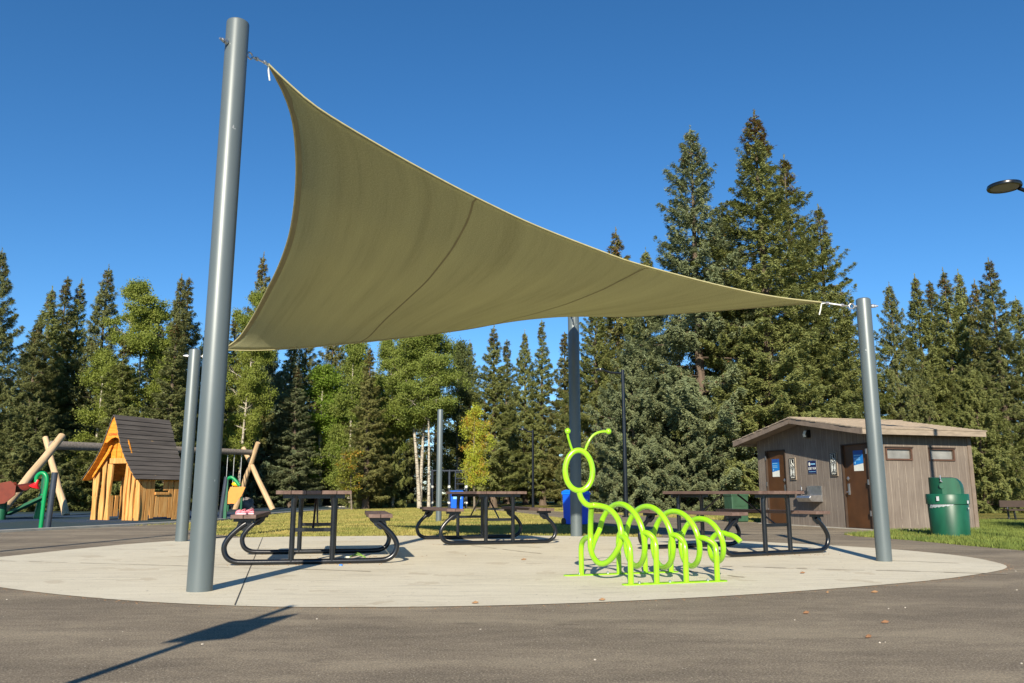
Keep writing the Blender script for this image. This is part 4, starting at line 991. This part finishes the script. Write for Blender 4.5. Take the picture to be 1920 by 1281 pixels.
# far climbing / fitness frame
e = empty('fitness_frame', (-3.0, 41.5, 0), R(8), 'dark blue metal climbing frame with ladder on the far lawn', 'climbing frame')
for x_, y_ in ((-1.05, 0), (-.15, 0), (.72, 0), (-.95, 1.2), (-.1, 1.2), (.78, 1.2)):
    po = MB().tube([(x_, y_, 0), (x_, y_, 1.95)], .045, 10).build('post', M['navy'], e, smooth=True)
    MB().sphere((x_, y_, .3), .07, 8).sphere((x_, y_, 1.1), .06, 8, (1, 1, 1.6)).build('clamp', M['signwht'], po)
for y_ in (0, 1.2): MB().tube([(-1.05, y_, 1.9), (.78, y_, 1.9)], .03, 8).build('top_bar', M['navy'], e)
for x_ in (.1, .72): MB().tube([(x_, 0, 1.9), (x_, 1.2, 1.9)], .025, 8).build('top_bar', M['navy'], e)
for z_ in np.arange(.4, 1.9, .28): MB().tube([(.15, 0, z_), (.72, 0, z_)], .018, 6).build('rung', M['navy'], e)
MB().tube([(.15, 0, 0), (.15, 0, 1.9)], .03, 8).build('ladder_rail', M['navy'], e)
# distant bench at right
p = G(1905, 974)
e = empty('park_bench', (p.x + .5, p.y, 0), R(4), 'dark low bench in tree shade at the right edge', 'bench')
planks(-.85, .85, 1, -.2, .2, .26, .30).build('seat', M['doorfr'], e)  # seat and backrest coloured dark to stand in for tree shade
MB().bbox(-.85, .85, .2, .23, .36, .56).build('backrest', M['doorfr'], e)
for x_ in (-.6, .6): MB().tube([(x_, -.1, 0), (x_ - .03, -.1, .26)], .03, 8).build('leg', M['black'], e); MB().tube([(x_, .2, 0), (x_, .24, .5)], .03, 8).build('leg', M['black'], e)

# ================================================================ TREES
def quads(cen, ax, side, ln, wd):
    """cen, ax, side: (n,3); returns verts (n*4,3). Leaf-like diamond"""
    n = len(cen); V = np.zeros((n, 4, 3))
    V[:, 0] = cen - ax * ln[:, None] * .5; V[:, 1] = cen + side * wd[:, None] * .5 - ax * ln[:, None] * .05
    V[:, 2] = cen + ax * ln[:, None] * .5; V[:, 3] = cen - side * wd[:, None] * .5 - ax * ln[:, None] * .05
    return V.reshape(-1, 3)
def norm(a): return a / np.maximum(1e-9, np.linalg.norm(a, axis=1, keepdims=True))

def spruce_mesh(seed, H, Rb, nq, z0=.06, power=.85, droop=.22, lump=.22, cone=0., qs=1.0, whorl=.34, gap=.12):
    rg = np.random.default_rng(seed); B = []   # branches: z, az, L, rise
    z = z0 * H
    lobe = rg.uniform(0, 6.28, 4)
    while z < H * .985:
        t = (z - z0 * H) / (H * (1 - z0)); Rz = Rb * (1 - t) ** power * (1 - .62 * math.exp(-(1 - t) / .10)) * (min(1, .62 + t * 3.0))
        nb = max(3, int(4.5 + 5 * (1 - t)))
        a0 = rg.uniform(0, 6.28)
        for k in range(nb):
            if rg.random() < gap: continue
            az = a0 + 6.283 * k / nb + rg.normal(0, .25)
            L = (Rz + .07) * rg.uniform(1 - lump * 1.6, 1 + lump) * (1 + .16 * math.sin(az * 2 + z * .9 + lobe[0]) + .1 * math.sin(az * 3 - z * 1.7 + lobe[1]))
            if rg.random() < .06: L *= 1.28
            B.append((z + rg.normal(0, .08), az, max(.08, L), (.75 * t ** 2.2 - droop * (1 - t) + rg.normal(0, .07))))
        z += whorl * (1 - .55 * t) * rg.uniform(.75, 1.25)
    B = np.array(B); wts = (B[:, 2] + .15) ** 1.35; cnt = np.maximum(6, (nq * wts / wts.sum())).astype(int)
    idx = np.repeat(np.arange(len(B)), cnt); n = len(idx); b = B[idx]
    # needles sit along feathery side twigs
    ntw = 20; tw = rg.integers(0, ntw, n); nB = len(B)
    tws = np.clip(rg.random((nB, ntw)) ** .6 * .95 + .06, 0, 1.0); sg = np.where(rg.random((nB, ntw)) < .5, -1., 1.); twt = rg.random((nB, ntw))
    twd = rg.normal(-.16, .16, (nB, ntw)); twf = rg.uniform(.45, 1.15, (nB, ntw))
    s = tws[idx, tw]; L = b[:, 2]; f = twf[idx, tw]; u = rg.random(n) ** .8
    tl_ = (.40 * L * (1.06 - s) + .13) * rg.uniform(.55, 1.1, (nB, ntw))[idx, tw]
    d = np.c_[np.cos(b[:, 1]), np.sin(b[:, 1]), np.zeros(n)]; sd_ = np.c_[-d[:, 1], d[:, 0], np.zeros(n)]
    curve = b[:, 3] * s - .20 * s * (1 - s) + .16 * s ** 3
    td = norm(d * f[:, None] + sd_ * (sg[idx, tw] * .85)[:, None] + np.c_[np.zeros((n, 2)), twd[idx, tw]])
    P = d * (L * s)[:, None] + td * (tl_ * u)[:, None]
    P[:, 2] += b[:, 0] + L * curve - .22 * tl_ * u ** 2 - rg.exponential(.035, n) * (1 + .25 * L)
    P += rg.normal(0, .028, (n, 3)) * qs
    ax = norm(td + rg.normal(0, .45, (n, 3)) + np.array([0, 0, -.12]))
    up = norm(d * .55 + np.c_[rg.normal(0, .38, (n, 2)), np.ones(n) * .8]); side = norm(np.cross(ax, up))
    ln = rg.uniform(.075, .155, n) * qs; wd = rg.uniform(.023, .044, n) * qs
    V = quads(P, ax, side, ln, wd)
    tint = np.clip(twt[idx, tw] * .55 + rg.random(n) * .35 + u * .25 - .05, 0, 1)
    tt = (b[:, 0] / H)
    cn = ((rg.random((len(B), ntw))[idx, tw] < cone * np.clip((tt - .86) / .07, .0, 1.0)) | (rg.random(n) < .015)).astype(float) * rg.uniform(.6, 1, n)
    # leader
    nl = 60; zl = rg.uniform(H * .94, H * 1.012, nl); Pl = np.c_[rg.normal(0, .015, (nl, 2)), zl]
    axl = norm(np.c_[rg.normal(0, .45, (nl, 2)), np.ones(nl)]); sl_ = norm(np.cross(axl, rg.normal(0, 1, (nl, 3))))
    V = np.vstack([V, quads(Pl, axl, sl_, np.full(nl, .16), np.full(nl, .035))]); tint = np.r_[tint, np.full(nl, .5)]; cn = np.r_[cn, np.full(nl, cone * .6)]
    crown = mesh_np('crown', V, np.arange(len(V)).reshape(-1, 4), M['needle'], {'tint': tint, 'cone': cn})
    tb = MB(); r0 = .014 * H + .03
    tb.tube([(0.02 * math.sin(i * 2.), .02 * math.cos(i * 1.7), H * t) for i, t in enumerate((0, .02, .1, .3, .6, .85, .99))], [r0 * 1.35, r0 * 1.05, r0 * .9, r0 * .72, r0 * .42, r0 * .17, .01], 10)
    for i in np.linspace(0, len(B) - 1, 90).astype(int):      # limbs
        zz, az, Lb, rs_ = B[i]; q = Vector((math.cos(az), math.sin(az), 0)); tb.tube([Vector((0, 0, zz)), Vector((0, 0, zz)) + q * Lb * .5 + Vector((0, 0, Lb * rs_ * .45)), Vector((0, 0, zz)) + q * Lb * .9 + Vector((0, 0, Lb * rs_ * .9))], [.012 + Lb * .008, .01 + Lb * .004, .004], 4, cap=False)
    for i in range(14):                                       # dead stubs low on the trunk
        zz = random.uniform(.3, z0 * H + .6); az = random.uniform(0, 6.28); q = Vector((math.cos(az), math.sin(az), random.uniform(-.3, .1))); tb.tube([Vector((0, 0, zz)), Vector((0, 0, zz)) + q * random.uniform(.3, 1.1)], [.014, .004], 4, cap=False)
    to = tb.build('trunk', M['sprucebark'], smooth=True); tm = to.data; bpy.data.objects.remove(to)
    return crown, tm, H, Rb

def decid_mesh(seed, H, Rb, nl, z0=.25, ls=.11, bark='birch', stems=1, turn=0., shape=1.0, lean=None, clump=.30, ncl=170, r0=.13):
    rg = np.random.default_rng(seed); rnd = random.Random(seed); tb = MB(); C = []
    for s in range(stems):
        ox, oy = (0, 0) if s == 0 else (rnd.uniform(-.5, .5), rnd.uniform(-.3, .3))
        lx, ly = rnd.uniform(-.05, .05) * H, rnd.uniform(-.04, .04) * H
        if lean is not None and s == 0: lx, ly = lean * H, 0
        tp = [Vector((ox + lx * (t ** 1.1 if lean is not None and s == 0 else t * t) + .08 * math.sin(3 * t + s), oy + ly * t, H * .93 * t)) for t in np.linspace(0, 1, 9)]
        tb.tube(tp, [r0 * (1.25 if i == 0 else (1 - .9 * i / 8)) for i in range(9)], 10)
        nlimb = int(ncl / 7 / stems) + 3
        for k in range(nlimb):
            t = z0 + (1 - z0) * (k + rnd.random()) / nlimb * .97 + rnd.gauss(0, .025)
            t = min(.985, max(.04, t)); i = t * 8; i0 = min(7, int(i)); base = tp[i0].lerp(tp[i0 + 1], i - i0)
            tt = min(1, max(0, (t - z0) / (1 - z0))); Rz = Rb * (math.sin(math.pi * min(1, (tt * .86 + .12) ** .8)) ** .6 if shape > .5 else (1 - tt) ** .75)
            az = rnd.uniform(0, 6.283); L = max(.25, Rz * rnd.uniform(.55, 1.08)); rise = rnd.uniform(.25, .8)
            q = Vector((math.cos(az), math.sin(az), 0))
            P = [base, base + q * L * .45 + Vector((0, 0, L * rise * .35)), base + q * L * .95 + Vector((0, 0, L * rise * .85))]
            tb.tube(P, [r0 * .28 * (1 - tt * .6), r0 * .16, .006], 5, cap=False)
            for j in range(7):
                f = rnd.uniform(.35, 1.05); c = P[0].lerp(P[1], f * 2) if f < .5 else P[1].lerp(P[2], f * 2 - 1)
                c = c + Vector((rnd.gauss(0, .16), rnd.gauss(0, .16), rnd.gauss(0, .14))) * (L * .9 + .2)
                C.append((*c, rnd.random(), tt)); tb.tube([P[1].lerp(P[2], rnd.random()), c], [.012, .004], 3, cap=False)
    C = np.array(C); idx = rg.integers(0, len(C), nl); c = C[idx]
    P = c[:, :3] + rg.normal(0, clump, (nl, 3)) * np.array([1, 1, .72]) * (.6 + .4 * rg.random((nl, 1)))
    ax = norm(rg.normal(0, 1, (nl, 3)) + np.array([0, 0, -.4])); up = norm(rg.normal(0, .8, (nl, 3)) + np.array([0, -.5, .9])); side = norm(np.cross(ax, up))
    ln = rg.uniform(.7, 1.3, nl) * ls; wd = ln * rg.uniform(.6, .85, nl)
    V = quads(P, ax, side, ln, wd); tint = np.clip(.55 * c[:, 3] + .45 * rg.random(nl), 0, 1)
    tr = ((rg.random(len(C))[idx] < turn) * rg.uniform(.3, 1, nl)) * (rg.random(nl) < .8)
    crown = mesh_np('crown', V, np.arange(len(V)).reshape(-1, 4), M['leaf'], {'tint': tint, 'turn': tr})
    to = tb.build('trunk', M[bark], smooth=True); tm = to.data; bpy.data.objects.remove(to)
    return crown, tm, H, Rb

def plant(name, var, x, y, H, Rr_, rot, color, label, cat, group=None):
    crown, tm, H0, R0 = var
    e = empty(name, (x, y, -.02), rot, label, cat, group)
    s = (Rr_ / R0, Rr_ / R0, H / H0)
    for nm, me in (('trunk', tm), ('crown', crown)):
        o = bpy.data.objects.new(nm, me); COL.objects.link(o); o.parent = e; o.scale = s; o.color = (*color, 1)
    return e
S = dict(
    big=spruce_mesh(11, 17, 3.0, 290000, z0=.07, power=.80, cone=.75),
    big2=spruce_mesh(12, 17, 2.9, 250000, z0=.08, power=.86, cone=.45, lump=.32, gap=.2),
    wide=spruce_mesh(13, 15, 3.1, 290000, z0=.05, power=.80, cone=.1, droop=.18),
    mid=spruce_mesh(14, 14, 2.3, 140000, z0=.08, power=.90, cone=.2, qs=1.15),
    mid2=spruce_mesh(15, 14, 2.1, 120000, z0=.10, power=.95, cone=.5, qs=1.15, lump=.3, gap=.18),
    slim=spruce_mesh(16, 14, 1.6, 90000, z0=.08, power=.9, cone=.3, qs=1.15, lump=.32, gap=.2),
    far=spruce_mesh(17, 14, 2.4, 22000, z0=.06, power=.8, qs=1.55, whorl=.5),
    skirt=spruce_mesh(18, 8, 2.9, 230000, z0=.02, power=.8, droop=.10, lump=.18, gap=.05),
)
OL = (.25, .29, .092); BL_ = (.21, .26, .14); DK = (.195, .225, .085); BR = (.26, .265, .09)
def top_h(px, ty, d): return U(px, ty, d).z
spr = [  # px, d, top y, radius, variant, colour, label
 (1300, 34, 243, 3.7, 'wide', BL_, 'tall blue green spruce with open ragged crown, left of the tallest spruce'),
 (1423, 33, 214, 3.5, 'big', OL, 'tallest spruce in view, with a brown cone-laden tip'),
 (1480, 36, 296, 3.3, 'big2', OL, 'olive spruce just right behind the tallest spruce'),
 (1545, 37, 388, 2.7, 'big2', OL, 'spruce left of the front right post, with a sparse leaning tip'),
 (1588, 39, 545, 2.2, 'big2', BR, 'shorter spruce directly behind the front right post'),
 (1362, 36.5, 400, 3.3, 'wide', OL, 'spruce filling the gap between the two tallest spruces'),
 (1215, 37, 470, 2.5, 'wide', OL, 'broad spruce behind the sail left of the blue green spruce'),
 (1158, 43, 432, 2.6, 'mid2', BR, 'spruce whose brown tip peeks over the top edge of the sail'),
 (1118, 38, 560, 2.3, 'wide', OL, 'broad spruce right of the back grey post'),
 (1062, 47, 626, 1.6, 'slim', BR, 'thin spruce left of the back grey post'),
 (925, 46, 612, 1.9, 'mid2', OL, 'spruce with bare pinkish trunk right of the autumn tree'),
 (985, 55, 622, 1.9, 'mid', OL, 'spruce left of the narrow twin-looking spruce'),
 (1018, 54, 604, 1.5, 'slim', OL, 'narrow spruce in the centre gap under the sail'),
 (950, 62, 640, 1.8, 'slim', DK, 'far spruce behind the centre gap'),
 (1680, 39, 534, 2.05, 'wide', DK, 'full dark spruce right of the front right post'),
 (1729, 43, 518, 2.1, 'mid', OL, 'spruce above the restroom roof, second right of the front right post'),
 (1757, 50, 531, 1.9, 'slim', DK, 'slim spruce above the middle of the restroom roof'),
 (1783, 45, 507, 2.2, 'mid2', OL, 'spruce above the right part of the restroom roof'),
 (1812, 47, 510, 2.2, 'mid', OL, 'spruce above the right end of the restroom roof'),
 (1843, 46, 528, 2.0, 'mid2', BR, 'reddish-topped spruce left of the right-edge spruces'),
 (1870, 41, 488, 2.6, 'big2', DK, 'tallest spruce near the right edge'),
 (1922, 42, 560, 2.5, 'wide', OL, 'spruce cut by the right edge of the picture'),
 (1850, 34, 690, 2.3, 'skirt', OL, 'low bushy spruce behind the right end of the restroom'),
 (-14, 38, 470, 2.5, 'wide', DK, 'dark spruce cut by the left edge of the picture'),
 (36, 44, 604, 2.3, 'mid', DK, 'short spruce second from the left edge'),
 (82, 46, 541, 2.4, 'mid', OL, 'pointed spruce left of the twin dark tips'),
 (111, 49, 523, 1.9, 'slim', DK, 'dark tip, left one of a close pair at left'),
 (138, 50, 526, 2.0, 'mid2', OL, 'brownish tip, right one of a close pair at left'),
 (190, 48, 501, 2.4, 'mid', DK, 'tall spruce behind the left side of the aspen'),
 (329, 44, 518, 1.9, 'mid', DK, 'spruce between the aspen and the tallest post'),
 (343, 46, 525, 1.9, 'slim', DK, 'second tip touching the spruce left of the tallest post'),
 (377, 49, 572, 1.9, 'mid', DK, 'small dark spruce just left of the tallest post'),
 (486, 47, 478, 2.0, 'mid2', BR, 'thin-topped spruce right of the tallest post, under the open sky'),
 (560, 54, 600, 2.4, 'wide', BR, 'spruce behind the left part of the sail edge'),
 (612, 56, 590, 2.4, 'mid', BR, 'spruce right of the bright green tree under the sail'),
 (533, 52, 640, 2.0, 'slim', OL, 'narrow spruce between the blue green spruce and the bright green tree'),
 (685, 41, 655, 1.3, 'slim', BR, 'narrow spruce left of the pale trunk pair'),
 (270, 43, 600, 1.8, 'slim', DK, 'narrow spruce half hidden behind the right side of the big aspen'),
 (208, 37.5, 640, 1.5, 'slim', OL, 'thin spruce in front of the left side of the big aspen'),
 (306, 36.5, 600, 1.5, 'slim', DK, 'thin spruce right of the playhouse roof, left of the thinner grey post'),
 (420, 52, 590, 1.9, 'slim', DK, 'thin spruce showing right beside the tallest post above the swing beam'),
 (545, 45, 690, 1.5, 'slim', BL_, 'thin blue green spruce above the left end of the front tabletop'),
 (655, 50, 620, 2.2, 'mid2', DK, 'dark spruce behind the sapling'),
 (702, 44, 700, 2.2, 'skirt', OL, 'low spruce right of the sapling, on shady lawn'),
 (742, 54, 650, 2.2, 'mid', DK, 'dark spruce behind the pale trunks'),
 (878, 56, 640, 1.8, 'mid', OL, 'bluish spruce behind the autumn tree'),
 (1192, 33.5, 640, 2.5, 'skirt', BL_, 'low dense spruce behind the lamp post'),
 (1286, 33, 690, 2.6, 'skirt', BL_, 'low bluish spruce left of the restroom roof'),
 (488, 47, 655, 3.5, 'skirt', (.20, .27, .16), 'blue green spruce with skirt to the ground behind the right swing legs'),
 (232, 37, 760, 2.4, 'skirt', OL, 'low spruce behind the playhouse'),
 (52, 36, 750, 2.9, 'skirt', DK, 'low dark spruce behind the red scoop'),
 (318, 41, 690, 2.6, 'skirt', DK, 'low dark spruce behind the playhouse roof end'),
]
for i, (px, d, ty, r_, v, c, lab) in enumerate(spr):
    x = (px - 960) / 1552 * d if ty > 560 else U(px, ty + 150, d).x
    f = random.uniform(.9, 1.1); c = tuple(q * f for q in c)
    plant('spruce_tree', S[v], x, d, top_h(px, ty, d) + .02, r_, random.uniform(0, 6.28), c, lab, 'spruce tree', 'spruce trees around the park')
i = 0
for px in range(-150, 2100, 46):
    d = random.uniform(60, 72); ty = random.uniform(690, 745) if (860 < px < 1080) else random.uniform(640, 720)
    if 1000 < px < 1050: ty = 760
    plant('spruce_tree', S['far'], (px - 960) / 1552 * d, d, top_h(px, ty, d), random.uniform(2.6, 3.4), random.uniform(0, 6.28), tuple(q * random.uniform(.95, 1.25) for q in DK),
          'one of the shadowy spruces of the back row that close the forest behind', 'spruce tree', 'shadowy back row of spruces')
D = dict(
    aspen=decid_mesh(31, 14, 2.4, 95000, z0=.20, ls=.10, ncl=260, clump=.25),
    aspen2=decid_mesh(32, 14, 2.2, 65000, z0=.30, ls=.10, ncl=190, stems=2, clump=.27),
    leaning=decid_mesh(37, 14, 2.2, 60000, z0=.44, ls=.10, ncl=190, stems=2, clump=.30, lean=-.085, r0=.12),
    upright=decid_mesh(38, 14, 2.2, 52000, z0=.45, ls=.10, ncl=170, clump=.30, lean=-.03, r0=.10),
    poplar=decid_mesh(33, 10, 1.6, 46000, z0=.12, ls=.092, ncl=170, clump=.26),
    autumn=decid_mesh(34, 5, 1.1, 16000, z0=.24, ls=.07, ncl=150, clump=.17, turn=.36, bark='twigbark', r0=.07, shape=1),
    sap=decid_mesh(35, 3.2, .75, 3800, z0=.25, ls=.075, ncl=60, clump=.14, bark='twigbark', r0=.04, turn=.15),
    bush=decid_mesh(36, 2, 1.1, 6500, z0=.05, ls=.085, ncl=100, clump=.18, bark='twigbark', r0=.05),
)
G1 = (.24, .30, .045); G2 = (.22, .29, .05); G3 = (.17, .28, .03)
dec = [
 (243, 39, 512, 1.75, 'aspen', G1, 'aspen_tree', 'big light green aspen between playhouse roof and sky', 'aspen tree'),
 (170, 41, 640, 1.4, 'poplar', G1, 'aspen_tree', 'smaller light green aspen left of the big aspen', 'aspen tree'),
 (292, 38, 665, 1.25, 'poplar', G1, 'aspen_tree', 'light green aspen leaning out right of the big aspen', 'aspen tree'),
 (445, 42, 530, 1.55, 'aspen', G1, 'aspen_tree', 'light green aspen just right of the tallest post', 'aspen tree'),
 (598, 48.5, 672, 2.1, 'poplar', (.20, .33, .03), 'aspen_tree', 'bright green leafy tree in the middle of the left grove', 'aspen tree'),
 (655, 45, 610, 1.4, 'poplar', G2, 'aspen_tree', 'leafy tree hanging just under the sail edge', 'aspen tree'),
 (787, 42, 600, 2.0, 'leaning', G2, 'aspen_tree', 'tree with leaning white trunk, left one of the pale trunk pair', 'aspen tree'),
 (804, 41, 600, 1.7, 'upright', G2, 'aspen_tree', 'tree with straight white trunk, right one of the pale trunk pair', 'aspen tree'),
 (735, 44, 615, 1.25, 'aspen2', G2, 'aspen_tree', 'leafy tree left of the pale trunk pair', 'aspen tree'),
 (858, 48, 625, 1.3, 'poplar', (.09, .13, .04), 'aspen_tree', 'blue green slender tree right of the pale trunk pair', 'aspen tree'),
 (890, 36, 756, .76, 'autumn', (.50, .56, .05), 'autumn_tree', 'small tree turning yellow and orange on the lawn', 'autumn tree'),
 (660, 39, 833, .8, 'sap', (.26, .28, .03), 'sapling', 'thin yellowish sapling on the left lawn edge', 'sapling'),
 (152, 38, 884, 1.0, 'bush', G3, 'bush', 'bright green bush left of the playhouse', 'bush'),
]
for px, d, ty, r_, v, c, nm, lab, cat in dec:
    x = (px - 960) / 1552 * d
    plant(nm, D[v], x, d, top_h(px, ty, d), r_, 0 if v in ('leaning', 'upright') else random.uniform(0, 6.28), c, lab, cat, 'leafy trees among the spruces' if cat == 'aspen tree' else None)
plant('leafy_tree', D['aspen2'], 10.6, 2.0, 10.5, 2.6, 1.0, G2, 'leafy tree outside the picture at right whose shadow falls on the right lawn', 'tree')
